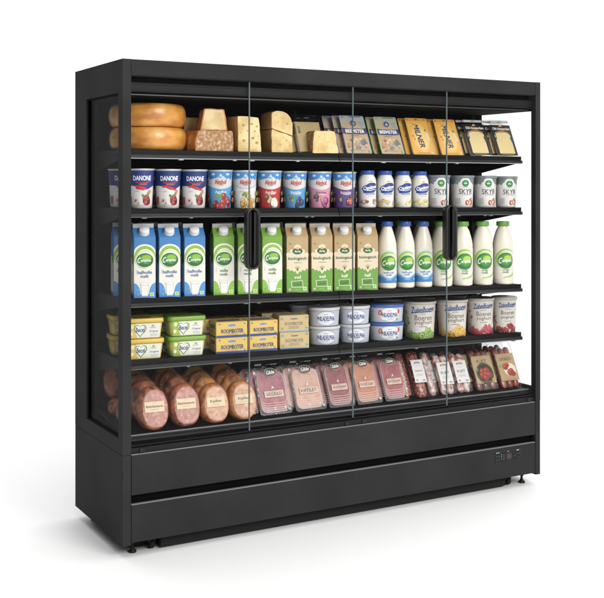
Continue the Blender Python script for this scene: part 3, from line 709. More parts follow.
def butter_box(kind, w, h, loc, turn, label, group):
    t = empty('butter_box', loc, (0, 0, R(-turn))); tag(t, label, 'butter', group)
    c = {'gold': '#dab756', 'craft': '#c7ae7c'}[kind]; d = .05
    m = MB(); m.box((-w / 2, -d, 0), (w / 2, d, h), noisy('card_' + kind, [(0.3, c), (0.7, c)], scale=8, rough=0.42, bump=0.05, bscale=25), 0.0015)
    m.build('box', t)
    P = Print(flat((0, -d, 0)), w - .003, h, lift=.0005)
    band = '#2c4a8c' if kind == 'gold' else '#6fa2bf'
    P.rect(-.5, .5, 0.01, .15 if kind == 'gold' else .08, band)
    if kind == 'gold':
        P.ell(0, .76, .17, .045, '#e2e0d8', n=20); P.ell(0, .765, .145, .035, '#2f4f91', n=20); P.text('Campina', 0, .765, .22, .04, '#eceae2', .03)
        P.text('ROOMBOTER', 0.02, .41, .72, .125, '#2a467e', .04); P.small(0, .20, .4, 1, '#a38a45'); P.ell(-.40, .86, .035, .035, '#6f9a8a', n=8); P.ell(.42, .86, .03, .03, '#7c8fa8', n=8); P.ell(.42, .20, .03, .03, '#7c8fa8', n=8)
    else:
        P.text('Campina', 0, .78, .24, .07, '#2b5d93', .04, .2); P.text('ROOMBOTER', 0, .50, .62, .10, '#6f7f70', .02); P.small(0, .30, .42, 2, '#8d8a68', gap=.05, h=.025)
        for u, v in ((-.42, .80), (-.41, .22), (.43, .85), (.43, .22)): P.ell(u, v, .05, .04, '#8ba661', n=10)
    L = Print(flat((-w / 2, 0, 0), (0, -1, 0)), 2 * d - .003, h, lift=.0005); L.mb = P.mb
    L.rect(-.5, .5, 0.01, .10, band); L.rect(-.3, .35, .55, .8, '#3f5c96' if kind == 'gold' else '#8c9a74'); L.small(0, .42, .6, 3, '#5c6a80', gap=.06)
    T = Print(flat((0, 0, h), (1, 0, 0), (0, 1, 0)), w - .003, 2 * d - .003, v0=-d, lift=.0005); T.mb = P.mb
    T.rect(-.35, .35, .3, .7, '#2f4f91' if kind == 'gold' else '#8c9a74'); T.text('ROOMBOTER', 0, .5, .55, .10, '#cfc49a', .03)
    finish(t, P); return t
def cheese_tub(kind, w, loc, turn, label, group):
    t = empty('cream_cheese_tub', loc, (0, 0, R(-turn))); tag(t, label, 'cream cheese', group)
    rt = w / 2; sy = 0.74; h = .086
    body = noisy('tub_silver', [(0.3, '#b7bac0'), (0.7, '#bfc2c7')], scale=9, rough=0.3)
    m = MB(); m.lathe([(rt - .011, 0), (rt - .0075, .003), (rt - .003, h - .016), (rt - .002, h - .013)], body, sy=sy, seg=72); m.build('tub', t)
    lc = '#c9cbcc' if kind == 'plain' else '#3563ad'
    lm = MB(); lm.lathe([(rt - .002, h - .0145), (rt + .001, h - .014), (rt + .0013, h - .004), (rt - .001, h - .001), (rt - .006, h), (rt - .009, h - .003), (0, h - .003)], pm(lc, 0.33), ends=(False, False), sy=sy, seg=72)
    if kind != 'plain': lm.lathe([(rt - .0095, h - .0026), (0, h - .0024)], pm('#aeb4bb', 0.3), ends=(False, False), sy=sy, seg=48)
    lm.build('lid', t)
    rf = lambda v: rt - .0073 + .0048 * v / (h - .016)
    P = Print(wrap(rf, sy), .165, h - .018, step=.007, v0=.003, lift=.0008)
    P.rect(-.9, .9, .02, .97, '#b6bac2')
    if kind == 'plain':
        P.ell(0, .50, .43, .205, '#4d6aa5', n=36); P.ell(0, .50, .418, .193, '#dfe1e4', n=32); P.ring(0, .5, .395, .172, .006, '#7b90bb')
        P.text('PHILADELPHIA', 0, .49, .76, .125, '#1f3878', .05); P.small(0, .74, .2, 1, '#b06a68', h=.018); P.small(0, .25, .26, 1, '#8091b4', h=.014)
    else:
        P.ell(.06, .50, .40, .20, '#e2e3e6', n=32); P.text('PHILADELPHIA', .06, .50, .70, .12, '#1f3878', .05); P.small(.05, .76, .2, 1, '#b06a68'); P.small(.1, .25, .3, 2, '#7f92b8', gap=.04)
        P.ell(-.33, .66, .085, .075, '#c03a3c', n=16); P.text('%', -.33, .66, .07, .07, '#f0e6e4', .02); P.ell(.45, .72, .05, .07, '#c03a3c', n=12); P.wave(-.9, .9, 0.02, lambda s: .10 + .05 * math.sin(s * 20), '#9fb3d6', n=40); P.ell(.37, .2, .05, .04, '#7a9c55', n=10)
    P.small(-.7, .7, .2, 6, '#8e96a5', gap=.05)
    finish(t, P); return t

# cheeses -------------------------------------------------------------
M_GOUDA = noisy('gouda_rind', [(0.34, '#bf761e'), (0.46, '#d68f2c'), (0.56, '#de9c38'), (0.68, '#e6b060')], scale=11, rough=0.42, bump=0.45, bscale=34, coat=0.4, coat_rough=0.14, stretch=(1, 1, 2.2), bdist=0.004)
M_PASTE = noisy('cheese_paste', [(0.38, '#cdae6a'), (0.5, '#dac080'), (0.62, '#e4cf98')], scale=16, rough=0.42, bump=0.35, bscale=60, bdist=0.002, coat=0.2, sss=0.15)
M_PASTE2 = noisy('pale_cheese_paste', [(0.38, '#cdaa62'), (0.5, '#dbbc76'), (0.62, '#e6cc8c')], scale=18, rough=0.42, bump=0.35, bscale=55, bdist=0.002, coat=0.2, sss=0.15)
M_HOLE = noisy('cheese_hole', [(0.3, '#c6a868'), (0.7, '#cfb377')], scale=20, rough=0.6)
M_MOLD = noisy('mouldy_rind', [(0.34, '#96683d'), (0.48, '#a97c50'), (0.56, '#b8946c'), (0.66, '#d2bfa6')], scale=70, detail=8, rough=0.75, bump=0.5, bscale=110, bdist=0.002)
M_ORANGE = noisy('orange_rind', [(0.36, '#ad6a26'), (0.52, '#c98436'), (0.60, '#cf9a5c'), (0.70, '#dcc4a2')], scale=24, rough=0.5, bump=0.25, bscale=45, bdist=0.002)
M_RIND3 = noisy('tan_rind', [(0.3, '#b48a4c'), (0.6, '#c7a163'), (0.9, '#d8bf94')], scale=22, rough=0.6, bump=0.3, bscale=70, bdist=0.0015)
def wheel(loc, rot, label, group, r=.165, h=.100):
    m = MB(); prof = []
    for i in range(17):
        a = -90 + 180 * i / 16; prof.append((r - .030 + .030 * max(0, math.cos(R(a))) ** .75, h / 2 + (h / 2 - .0005) * math.sin(R(a))))
    rs = []; n = 96
    for q, z in [(0.001, 0)] + prof + [(0.001, h - .0005)]:
        rs.append([((q * (1 + .006 * math.sin(3 * 2 * math.pi * i / n) + .002 * math.sin(11 * 2 * math.pi * i / n + z * 60))) * math.cos(2 * math.pi * i / n), q * (1 + .006 * math.sin(3 * 2 * math.pi * i / n)) * math.sin(2 * math.pi * i / n), z) for i in range(n)])
    m.rings(rs, M_GOUDA, (False, False)); o = m.build('whole_cheese', None, loc, rot); tag(o, label, 'cheese', group); return o
def solid(pts_front, depth, mats, bev=.003, sub=True, jitter=.0028, seed=1, holes=(), back_scale=1.0, back_shift=(0, 0), border=None):
    """cheese piece: outline in x,z at the cut face (y=0) lofted back; mats = (front, side)"""
    m = MB(); rp = []; rc = .007
    for i, p in enumerate(pts_front):
        a = pts_front[i - 1]; c = pts_front[(i + 1) % len(pts_front)]
        if p[1] < 1e-4: rp.append(p); continue
        la = math.hypot(a[0] - p[0], a[1] - p[1]); lc = math.hypot(c[0] - p[0], c[1] - p[1]); q = min(rc, la * .4, lc * .4)
        A = (p[0] + (a[0] - p[0]) * q / la, p[1] + (a[1] - p[1]) * q / la); C = (p[0] + (c[0] - p[0]) * q / lc, p[1] + (c[1] - p[1]) * q / lc)
        for t_ in (0, .33, .67, 1): rp.append(tuple((1 - t_) ** 2 * A[k] + 2 * t_ * (1 - t_) * p[k] + t_ * t_ * C[k] for k in (0, 1)))
    pts_front = rp; n = len(pts_front)
    cx = sum(p[0] for p in pts_front) / n; cz = sum(p[1] for p in pts_front) / n
    fine = []
    for i in range(n):
        a, b = pts_front[i], pts_front[(i + 1) % n]; L = math.hypot(a[0] - b[0], a[1] - b[1]); k = max(1, int(L / .008))
        for j in range(k): fine.append((a[0] + (b[0] - a[0]) * j / k, a[1] + (b[1] - a[1]) * j / k))
    rs = []
    for y, s in ((0, .965), (.0008, .98), (.003, .993), (.007, 1.0), (depth * .3, 1.0), (depth * .65, 1.0), (depth - .004, 1.0), (depth, .97)):
        f_ = y / depth; sc = s * (1 + (back_scale - 1) * f_); rg = []
        for k, (x, z) in enumerate(fine):
            jx = mnoise.noise(Vector((x * 30 + seed * 7, y * 30, z * 30))) * jitter
            zz = cz + (z - cz) * (s if s < 1 else 1) ; 
            if z < 1e-4: zz = 0
            rg.append((cx + (x - cx) * sc + back_shift[0] * f_ + jx, y, max(0, zz + back_shift[1] * f_ + jx)))
        rs.append(rg)
    b = len(m.v); N = len(fine)
    m.rings(rs, mats[1], (False, True), smooth=True)
    m.add(rs[0], [tuple(range(N))], mats[0])
    if border:
        inner = [(cx + (x - cx) * .90, -.0006, cz + (z - cz) * .92 - .002) for x, y, z in rs[0]]
        m.add(inner, [tuple(range(N))], border)
    for hx, hz, hr in holes:
        hr *= 1.2
        ns = 14
        ir = [1 + .22 * mnoise.noise(Vector((math.cos(2 * math.pi * i / ns) * 1.3 + hx * 90, math.sin(2 * math.pi * i / ns) * 1.3, hz * 90))) for i in range(ns)]
        rim = [(hx + hr * ir[i] * math.cos(2 * math.pi * i / ns) * 1.1, -.0003, hz + hr * ir[i] * math.sin(2 * math.pi * i / ns) * .85) for i in range(ns)]
        inn = [(hx - .12 * hr + hr * .68 * ir[i] * math.cos(2 * math.pi * i / ns), -.00055, hz + .14 * hr + hr * .55 * ir[i] * math.sin(2 * math.pi * i / ns)) for i in range(ns)]
        m.add(rim, [tuple(range(ns))], M_HOLE); m.add(inn, [tuple(range(ns))], noisy('cheese_hole_shade', [(0.3, '#977536'), (0.7, '#a5833f')], scale=20))  # flat patches; the darker inner colour paints the shade inside each hole
    return m
def cheese(pts, depth, mats, loc, rot, label, name='cheese_block', **k):
    o = solid(pts, depth, mats, **k).build(name, None, loc, rot); tag(o, label, 'cheese'); return o

# leaning flat packs ---------------------------------------------------
def pack(kind, w, h, loc, lean, turn, label, group, thick=.012):
    t = empty({'ham': 'sliced_meat_pack'}.get(kind[0], 'sliced_cheese_pack'), loc, (R(-lean), 0, R(-turn))); tag(t, label, 'meat pack' if kind[0] == 'ham' else 'cheese pack', group)
    # moulded tray: rounded outline, raised well
    def outl(w_, h_, r, y, z0=0, top=0): 
        out = []
        for cx, cz, a0 in ((w_ / 2 - r, r, -90), (w_ / 2 - r, h_ - r, 0), (-w_ / 2 + r, h_ - r, 90), (-w_ / 2 + r, r, 180)):
            for i in range(5):
                a = R(a0 + 90 * i / 4); out.append((cx + r * math.cos(a), y, z0 + cz + r * math.sin(a)))
        return out
    if kind[0] == 'ham':
        m = MB(); m.rings([outl(w, h, .012, 0), outl(w, h, .012, .0012)], M_BLISTER)
        m.rings([outl(w - .018, h - .05, .014, .0015, .010), outl(w - .024, h - .056, .012, thick + .006, .013)], M_BLISTER, (False, True))
        m.build('tray', t)
        base, hi = kind[1]
        mm = MB(); rnd = random.Random(sum(map(ord, base)))
        hh = h - .060
        # five overlapping slices, each a little lower than the one behind it
        for k in range(5):
            z0 = .014 + k * .0095; y = .0024 - k * .0009
            pts = outl(w - .026 - .0012 * k, hh - k * .0095, .024, y, z0)
            pts = [(x + mnoise.noise(Vector((x * 40, z * 40, k * 5))) * .0012, yy, z + mnoise.noise(Vector((x * 30, z * 50, k * 3 + 9))) * .0012) for x, yy, z in pts]
            q = noisy('slice_' + base + str(k % 2), [(0.3, base), (0.55, hi), (0.8, base)], scale=30, rough=0.4, spec=0.5, bump=0.15, bscale=50, bdist=0.001)
            m2 = [(x, .008, z) for x, yy, z in pts]
            mm.rings([pts, m2], q, (True, False), smooth=False)
            edge = [(x * 1.014, yy + .0002, z - .0022 if z < h * .4 else z) for x, yy, z in pts]
            mm.add(edge, [tuple(range(len(edge)))], noisy('slice_edge_' + base, [(0.3, '#d8b0a2'), (0.7, '#e3c4b6')], scale=25))
        mm.build('slices', t)
        f = MB(); ff = outl(w, h, .012, -.0050); f.add(ff, [tuple(range(len(ff)))], M_FILM)
        f.build('film', t)
        P = Print(flat((0, -.0052, 0)), w, h, lift=.0003)
        P.ell(0.02, .795, .195, .13, '#b9b4ad', n=30); P.ell(0.02, .795, .182, .117, '#151313', n=30); P.text('Gilde', 0.02, .80, .27, .11, '#eceae6', .05, .1, 4); P.poly([(-.08, .745), (.14, .755), (.12, .735), (.0, .728)], '#b5522c')
        P.poly([(-.035, .50), (0.0, .545), (.03, .50)], '#e5d6cc'); P.small(0, .485, .14, 1, '#ddc9be', h=.02)
        P.rect(-.29, .31, .325, .445, '#ccb3a2'); P.text(kind[2], .01, .388, .50, .085, '#54473f', .03); P.small(0, .425, .2, 1, '#8d776b', h=.012); P.small(0.02, .352, .3, 1, '#8d776b', h=.012)
        P.rect(.36, .44, .055, .10, kind[3]); P.small(.1, .945, .35, 1, '#cfd2d3', h=.02); P.ell(0, .955, .06, .02, '#3b3c3d', n=12); P.rect(-.42, -.22, .945, .975, '#a9acad')
        finish(t, P); return t
    # cheese packs
    front = kind[1]
    m = MB(); m.rings([outl(w, h, .010, 0), outl(w, h, .010, .0012)], M_BLISTER); m.rings([outl(w - .012, h - .035, .010, .0016, .006), outl(w - .018, h - .041, .010, thick, .009)], M_BLISTER, (False, True)); m.build('tray', t)
    mm = MB(); mm.rings([outl(w - .022, h - .048, .004, .0016, .011), outl(w - .022, h - .048, .004, thick - .001, .011)], M_PASTE2, smooth=False); mm.build('cheese_slices', t)
    P = Print(flat((0, -.0002, 0)), w, h, lift=.0003)
    def card(col, z0=.015, z1=.985, i=.03): 
        r = .05; pts = []
        for cx, cz, a0 in ((.5 - i - r, z0 + r * .7, -90), (.5 - i - r, z1 - r * .7, 0), (-.5 + i + r, z1 - r * .7, 90), (-.5 + i + r, z0 + r * .7, 180)):
            for q in range(4):
                a = R(a0 + 30 * q); pts.append((cx + r * math.cos(a), cz + r * .7 * math.sin(a)))
        P.poly(pts, col)
    rd = random.Random(4)
    if front == 'farm':
        card('#93a5b2' if kind[2] else '#98a890'); P.rect(-.44, .44, .03, .87, '#bf9d74'); 
        P.rect(-.44, .44, .60, .86, '#bf9c74'); P.poly([(-.42, .84), (-.12, .84), (-.3, .70), (-.42, .70)], '#a4a08f'); P.poly([(.42, .84), (.15, .84), (.28, .68), (.42, .70)], '#8f9a94')
        for k in range(9): P.line([(0, .40), (.45 * math.cos(R(200 + 17.5 * k)), .40 + .30 * math.sin(R(200 + 17.5 * k)))], .012, '#e2cba8')
        for k in range(26): P.line([(rd.uniform(-.4, .3), rd.uniform(.06, .45))] * 1 + [(rd.uniform(-.4, .4), rd.uniform(.06, .45))], .008, rd.choice(['#8f6f4a', '#e6d2b0', '#a98a60', '#6f6a60'])) if k < 12 else P.ell(rd.uniform(-.38, .38), rd.uniform(.06, .42), rd.uniform(.015, .04), rd.uniform(.012, .03), rd.choice(['#7d6a50', '#5d6672', '#e2cfae', '#94784f']), n=7)
        P.ell(-.28, .22, .10, .08, '#b08a5e', n=10); P.ell(.24, .30, .11, .09, '#8a7a66', n=8); P.poly([(.14, .26), (.30, .37), (.38, .28), (.22, .20)], '#5d6a78'); P.ell(.02, .16, .10, .07, '#76808a', n=12); P.ell(-.14, .30, .07, .06, '#d8b98c', n=10)
        P.ell(0, .78, .13, .125, '#d0b58f'); P.ell(0, .78, .115, .11, '#26407a'); P.ell(0, .775, .06, .06, '#93a4c4', n=12); P.ell(-.2, .35, .05, .04, '#9a4a3a', n=8)
        P.poly([(-.46, .66), (-.3, .64), (.3, .64), (.46, .66), (.46, .52), (.3, .50), (-.3, .50), (-.46, .52)], '#1f3566'); P.text('BEEMSTER', 0, .575, .72, .125, '#eff0ee', .05)
        P.ell(-.47, .58, .04, .05, '#b04038', n=8); P.small(0, .08, .6, 1, '#6f6a5e', h=.012); P.small(-.05, .455, .4, 1, '#8a6a48'); P.rect(.36, .44, .04, .10, '#8fb35a'); P.small(.1, .94, .5, 1, '#44536a', h=.03); P.ell(-.35, .94, .05, .035, '#cf7a45', n=10)
        if not kind[2]: P.rect(-.49, -.45, .03, .9, '#86b04a')
    elif front == 'gold':
        card('#cf9330'); card('#dda436', .03, .90, .06); P.ell(.02, .45, .36, .56, '#e2b450', n=30); P.ell(.05, .42, .26, .42, '#e6c26c', n=26)
        P.ell(0, .945, .07, .022, '#4a463c', n=12); P.ell(-.38, .94, .035, .035, '#5d7486', n=10); P.ell(.36, .945, .035, .035, '#5d7486', n=10)
        P.text('MILNER', -.03, .50, .92, .22, '#1c2b50', .05, .2, -84)
        P.poly([(.24, .62), (.36, .60), (.40, .38), (.28, .40)], '#dcc8a0'); P.ell(.28, .66, .03, .05, '#4f6a4a', n=8); P.ell(-.3, .50, .04, .05, '#c46a2c', n=8); P.ell(-.26, .42, .03, .04, '#c46a2c', n=8); P.small(-.2, .80, .5, 1, '#efe2bd', h=.016); P.small(0, .05, .7, 1, '#8f7434'); P.rect(.30, .40, .04, .07, '#d9d0ba')
    elif front == 'black':
        P.poly([(-.47, .855), (.47, .855), (.47, .03), (-.47, .03)], '#191716')
        P.poly([(-.35, .08), (.37, .08), (.37, .56), (.30, .625), (.15, .655), (-.13, .655), (-.29, .625), (-.35, .56)], '#dac487'); P.poly([(-.37, .56), (-.30, .63), (-.13, .66), (.15, .66), (.31, .63), (.39, .56), (.33, .655), (.15, .69), (-.13, .69), (-.32, .655)], '#a9783c')
        P.text('Old Amsterdam', .02, .755, .80, .10, '#e9e5dc', .045); P.ell(.02, .835, .06, .03, '#d7a044', n=10); P.ell(-.03, .815, .04, .02, '#d7a044', n=8); P.ell(.06, .815, .04, .02, '#b47f35', n=8); P.small(.03, .70, .35, 1, '#a47a48', h=.012); P.ell(.03, .695, .07, .028, '#b9562b', n=12)
        P.rect(-.40, -.31, .46, .60, '#2d4a3c'); P.small(-.355, .56, .07, 3, '#c9c5b0', gap=.03); P.poly([(.31, .52), (.44, .54), (.44, .40), (.36, .38)], '#37342f'); P.small(0.0, .045, .6, 1, '#a88a4c', h=.025); P.ell(0, .93, .08, .02, '#5a5c5c', n=12); P.ell(-.40, .935, .03, .03, '#c98a3d', n=8); P.ell(.40, .935, .03, .03, '#c98a3d', n=8)
        P.rect(-.42, .42, .905, .965, '#bfc2c2')
        for u in (-.40, .40): P.ell(u, .935, .03, .03, '#c98a3d', n=8)
        P.ell(0, .935, .09, .018, '#6a6c6c', n=12)
    elif front == 'plain':
        P.rect(-.43, .43, .04, .82, '#b9a066'); P.rect(-.38, .38, .06, .78, '#c0a86e'); P.rect(-.36, -.28, .52, .70, '#4d6348'); P.small(-.31, .67, .1, 4, '#8fa07c', gap=.035); P.ell(0, .93, .08, .022, '#4d4f50', n=12)
    finish(t, P)
    if front != 'black':
        f = MB(); ff = outl(w, h, .010, -.0065); f.add(ff, [tuple(range(len(ff)))], M_FILM); f.build('film', t)
    return t

# ham loaves -----------------------------------------------------------
def loaf(kind, loc, turn, lean, label, group, w=.122, h=.160, d=.10, cutface=True, stk=True):
    cutface = stk
    t = empty('ham_loaf', loc, (R(-lean), 0, R(-turn))); tag(t, label, 'ham', group)
    if kind == 'pork': skin = noisy('ham_skin', [(0.36, '#4a220f'), (0.44, '#96491e'), (0.53, '#c26a30'), (0.60, '#ae5826'), (0.68, '#6f3318')], scale=26, detail=8, rough=0.4, bump=0.7, bscale=38, coat=0.35, coat_rough=0.12, bdist=0.004, dist=0.6)
    else: skin = noisy('chicken_skin', [(0.36, '#8f4a16'), (0.45, '#c27228'), (0.54, '#d99444'), (0.62, '#c87c32'), (0.70, '#9a561b')], scale=24, detail=8, rough=0.4, bump=0.6, bscale=34, coat=0.35, coat_rough=0.12, bdist=0.004, dist=0.6)
    meat = noisy('cut_ham', [(0.34, '#ac7064'), (0.5, '#bb8173'), (0.60, '#c38b7d'), (0.70, '#d0a494')], scale=70, detail=7, rough=0.42, bump=0.1, bscale=90, bdist=0.001) if kind == 'pork' else noisy('cut_chicken', [(0.34, '#c28c6b'), (0.5, '#d09f7f'), (0.60, '#d9ac8d'), (0.70, '#e2c0a4')], scale=60, detail=7, rough=0.42, bump=0.1, bscale=90, bdist=0.001)
    n = 56
    def egg(s, y, off=0):
        out = []
        for i in range(n):
            a = 2 * math.pi * i / n; x = math.cos(a); z = math.sin(a); x = math.copysign(abs(x) ** .86, x); z = math.copysign(abs(z) ** .9, z)
            q = 1 + .018 * mnoise.noise(Vector((x * 2, z * 2, y * 25 + loc[0] * 31)))
            out.append((x * w / 2 * s * q * (1 + .04 * -z), y, h / 2 + z * h / 2 * s * q + off))
        return out
    m = MB()
    SX, SZ = (.0035, -.005) if cutface else (0, 0)
    def sh(r, f): return [(x + SX * f, y, z + SZ * f) for x, y, z in r]
    rs = ([sh(egg(.84, 0), 1), sh(egg(.91, .004), .9), sh(egg(.965, .014), .5), egg(1, .03), egg(1.0, .055)] if cutface else [egg(.5, .002), egg(.72, .006), egg(.88, .014), egg(.975, .028), egg(1.0, .05)])
    for k in range(1, 7): a = R(15 * k); rs.append(egg(math.cos(a) * .98 + .02, .055 + (d - .055) * math.sin(a)))
    m.rings(rs, skin, (not cutface, True)); m.build('rind', t)
    if cutface:
        c = MB(); c.rings([sh(egg(.852, .0004), 1), sh(egg(.842, -.0014), 1), sh(egg(.78, -.0022), 1)], meat, (False, False)); r0 = sh(egg(.78, -.0022), 1)
        c.add(r0, [tuple(range(n))], meat); c.build('cut_face', t)
    def crinkle(r):
        return [(x * (1 + .03 * mnoise.noise(Vector((x * 60, y * 60, z * 60 + loc[0] * 40)))), y + .0022 * mnoise.noise(Vector((x * 75 + 9, y * 75, z * 75))), z + .0032 * mnoise.noise(Vector((x * 55, y * 90 + 4, z * 55)))) for x, y, z in r]
    f = MB(); fr = [egg(.90, -.0045), egg(.97, .001), egg(1.03, .012), egg(1.045, .022), egg(1.05, .03), egg(1.05, .038), egg(1.05, .046), egg(1.045, .055)]
    fr += [egg(math.cos(R(15 * k)) * 1.02 + .03, .055 + (d - .05) * math.sin(R(15 * k))) for k in range(1, 6)]
    fr = fr[:1] + [crinkle(r) for r in fr[1:]]; f.rings(fr, M_WRAP, (True, True)); f.build('wrap', t)
    if stk:
        P = Print(flat((0, -.0045, h * .5)), w * .66, h * .235, v0=-h * .105, lift=.0006)
        P.rect(-.5, .5, 0, 1, '#d8c39c'); P.rect(-.5, .5, .0, .02, '#bfa77d')
        P.text('Beterhamworst' if kind == 'pork' else 'Kipfilet', .0, .56, .86 if kind == 'pork' else .62, .13 if kind == 'pork' else .17, '#3c3427', .03); P.small(0, .83, .22, 1, '#8a775a', h=.02); P.small(0, .22, .45, 1, '#8a775a', h=.02)
        finish(t, P, name='sticker')
    return t

# sausages -------------------------------------------------------------
def stick_mesh(m, cx, w, h, mat, y=0, seed=0, flatn=.8):
    n = 24; rs = []
    r = w / 2
    zs = [(0.0, .18), (.003, .55), (.009, .82), (.018, .96)] + [(z, 1.0) for z in [.018 + (h - .036) * q / 9 for q in range(1, 9)]] + [(h - .018, .96), (h - .009, .82), (h - .003, .55), (h, .18)]
    for z, s in zs:
        bend = .002 * math.sin(z * 14 + seed); s2 = s * (1 + .05 * mnoise.noise(Vector((z * 30, seed * 3, 1))))
        rs.append([(cx + bend + r * s2 * math.cos(2 * math.pi * i / n), y + r * flatn * s2 * math.sin(2 * math.pi * i / n), z) for i in range(n)])
    m.rings(rs, mat)
M_SALAMI = noisy('salami_red', [(0.40, '#6f2016'), (0.50, '#8f3220'), (0.56, '#b05a44'), (0.62, '#d9a48f')], scale=120, detail=5, rough=0.38, coat=0.6, coat_rough=0.15, bump=0.3, bscale=90, bdist=0.001)
M_FUET = noisy('fuet_white_bloom', [(0.34, '#8e3a2c'), (0.46, '#b0685a'), (0.54, '#d9c3b8'), (0.8, '#e4d8d0')], scale=48, detail=6, rough=0.5, coat=0.3, bump=0.3, bscale=80, bdist=0.001)
M_FUET2 = noisy('fuet_pale', [(0.34, '#8c5148'), (0.5, '#b99a90'), (0.62, '#d5c8c2')], scale=55, detail=6, rough=0.45, coat=0.5, bump=0.3, bscale=80, bdist=0.001)
M_CHOR = noisy('chorizo_red', [(0.36, '#641c11'), (0.48, '#8f3019'), (0.58, '#a8452a'), (0.70, '#bd6a4e')], scale=40, detail=6, rough=0.36, coat=0.6, coat_rough=0.15, bump=0.4, bscale=70, bdist=0.0015)
M_CHOR2 = noisy('fuet_brown', [(0.36, '#3d140c'), (0.48, '#6a2717'), (0.58, '#84402a'), (0.70, '#a1705a')], scale=40, detail=6, rough=0.36, coat=0.6, coat_rough=0.15, bump=0.4, bscale=70, bdist=0.0015)
def sausage_pack(kind, w, h, sticks, mat, loc, lean, turn, label, group, film=True, lab=True):
    t = empty('sausage_pack' if sticks > 1 else 'salami', loc, (R(-lean), 0, R(-turn))); tag(t, label, 'sausage', group)
    sw = (w - .006) / sticks
    for k in range(sticks):
        m = MB(); stick_mesh(m, -w / 2 + .003 + sw * (k + .5), sw * .97, h - (.028 if film and sticks > 1 else .0) - .004 * (k % 2), mat, y=sw * .40, seed=k + loc[0] * 9); m.build('sausage', t)
    if film:
        f = MB()
        def o_(y, s, top): 
            out = []
            for cx, cz, a0 in ((w / 2 * s - .008, .008, -90), (w / 2 * s - .008, h * top - .008, 0), (-w / 2 * s + .008, h * top - .008, 90), (-w / 2 * s + .008, .008, 180)):
                for i in range(4): a = R(a0 + 30 * i); out.append((cx + .008 * math.cos(a), y, cz + .008 * math.sin(a)))
            return out
        f.rings([o_(-.0045, .96, .97), o_(-.003, 1.03, .99), o_(sw * .5, 1.06, 1.0), o_(sw * .9, 1.03, 1.0)], M_FILM if sticks == 1 else M_BLISTER, (True, True)); f.build('film', t)
    if lab:
        if kind == 'card':
            P = Print(flat((0, -.0052, h * .14)), w * .93, h * .58, lift=.0004)
            P.rect(-.5, .5, 0, 1, '#b3966b')
            nm, art = lab
            P.text(nm, 0, .80, .66 if nm == 'CHORIZO' else .50, .15, '#4b4436', .03); P.small(0, .91, .3, 1, '#8a7450', h=.02)
            if nm == 'FUET':
                P.ell(.02, .36, .44, .46, '#3e4c35', n=24); P.ell(.03, .37, .36, .38, '#26261f', n=24)
                for k, (u, v) in enumerate(((-.1, .44), (.12, .46), (-.14, .30), (.06, .32), (.2, .30), (0, .20))): P.fruit(u, v, .15, '#93301d', '#b85a3a', None, '#5c1f16')
                P.ell(-.36, .5, .1, .05, '#6d8a46', n=10, rot=40); P.ell(.38, .12, .09, .05, '#b79a3a', n=10)
            else:
                P.ell(.12, .40, .34, .30, '#ddd4c4', n=20)
                for u, v, q in ((-.12, .52, .15), (.02, .58, .10), (.08, .30, .16), (.22, .26, .14), (.16, .36, .12)): P.fruit(u, v, q, '#a33a2a', '#cc6d55', None, '#6b241b')
                P.ell(-.36, .55, .09, .05, '#7c9a4a', n=10, rot=60)
            P.small(0, .045, .7, 1, '#9b8459')
        else:
            P = Print(flat((0, -.0055 if sticks > 1 else -.0062, h * (.20 if sticks > 1 else .30))), w * (.90 if sticks > 1 else .92), h * .48, lift=.0005)
            P.rect(-.5, .5, 0, 1, '#d7d6d3'); P.ell(0, .88, .24, .07, '#d79b3a', n=16, a0=0, a1=180); P.rect(-.24, .24, .83, .885, '#30508c'); P.small(0, .845, .4, 1, '#e5e5e5', h=.03)
            P.small(0, .72, .4, 1, '#77797c'); P.text('FUET' if sticks > 1 else 'Salami', 0, .52, .62, .17 if sticks > 1 else .13, '#3b3d42', .02); P.small(0, .36, .6, 3, '#8d8f92', gap=.06); P.rect(-.38, -.22, .06, .15, '#a79a70'); P.rect(.15, .4, .06, .12, '#8f9296')
        finish(t, P)
    return t

# ------------------------------------------------------------------ stocking the shelves
ORD = ['first', 'second', 'third', 'fourth', 'fifth', 'sixth', 'seventh']
# top shelf: cheeses
def s1(x): return shelf_z(1, x) + 0.001
g = 'whole orange cheese wheels in a stack'
wheel((0.212, 0.268, s1(.212)), (0, 0, 0), 'lower of the two whole orange cheese wheels stacked at the left end', g)
wheel((0.210, 0.270, s1(.212) + .100), (0, 0, 2), 'upper of the two whole orange cheese wheels stacked at the left end', g)
cheese([(-.096, 0), (.090, 0), (.092, .045), (.086, .089), (-.080, .089), (-.092, .05)], .13, (M_MOLD, M_ORANGE), (.452, .104, s1(.45)), (0, 0, R(3)), 'brown cheese block with white mouldy crust under the pale wedge', seed=2)
cheese([(-.060, 0), (.060, 0), (.048, .092), (-.043, .094)], .10, (M_ORANGE, M_ORANGE), (.450, .112, s1(.45) + .0895), (0, 0, R(-14)), 'pale cheese wedge with orange rind on top of the mouldy block', name='cheese_wedge', seed=3, border=M_PASTE)
cheese([(-.05, 0), (.05, 0), (.05, .15), (-.035, .15)], .08, (M_RIND3, M_RIND3), (.415, .26, s1(.42)), (0, 0, R(-12)), 'dim tan cheese piece behind the mouldy block', seed=4)
rnd = random.Random(5)
hl = [(-.028, .115, .0075), (.012, .122, .0055), (.038, .112, .0045), (.018, .060, .007), (-.026, .048, .0075), (.038, .040, .0075), (.028, .090, .004), (-.008, .092, .0035), (.0, .022, .0045), (-.04, .085, .003), (.045, .07, .003)]
cheese([(-.053, 0), (.062, 0), (.050, .153), (-.055, .155), (-.058, .15)], .15, (M_PASTE, M_RIND3), (.617, .108, s1(.61)), (0, 0, R(1)), 'upright cheese wedge full of holes beside the mouldy block', name='cheese_wedge', seed=6, holes=hl)
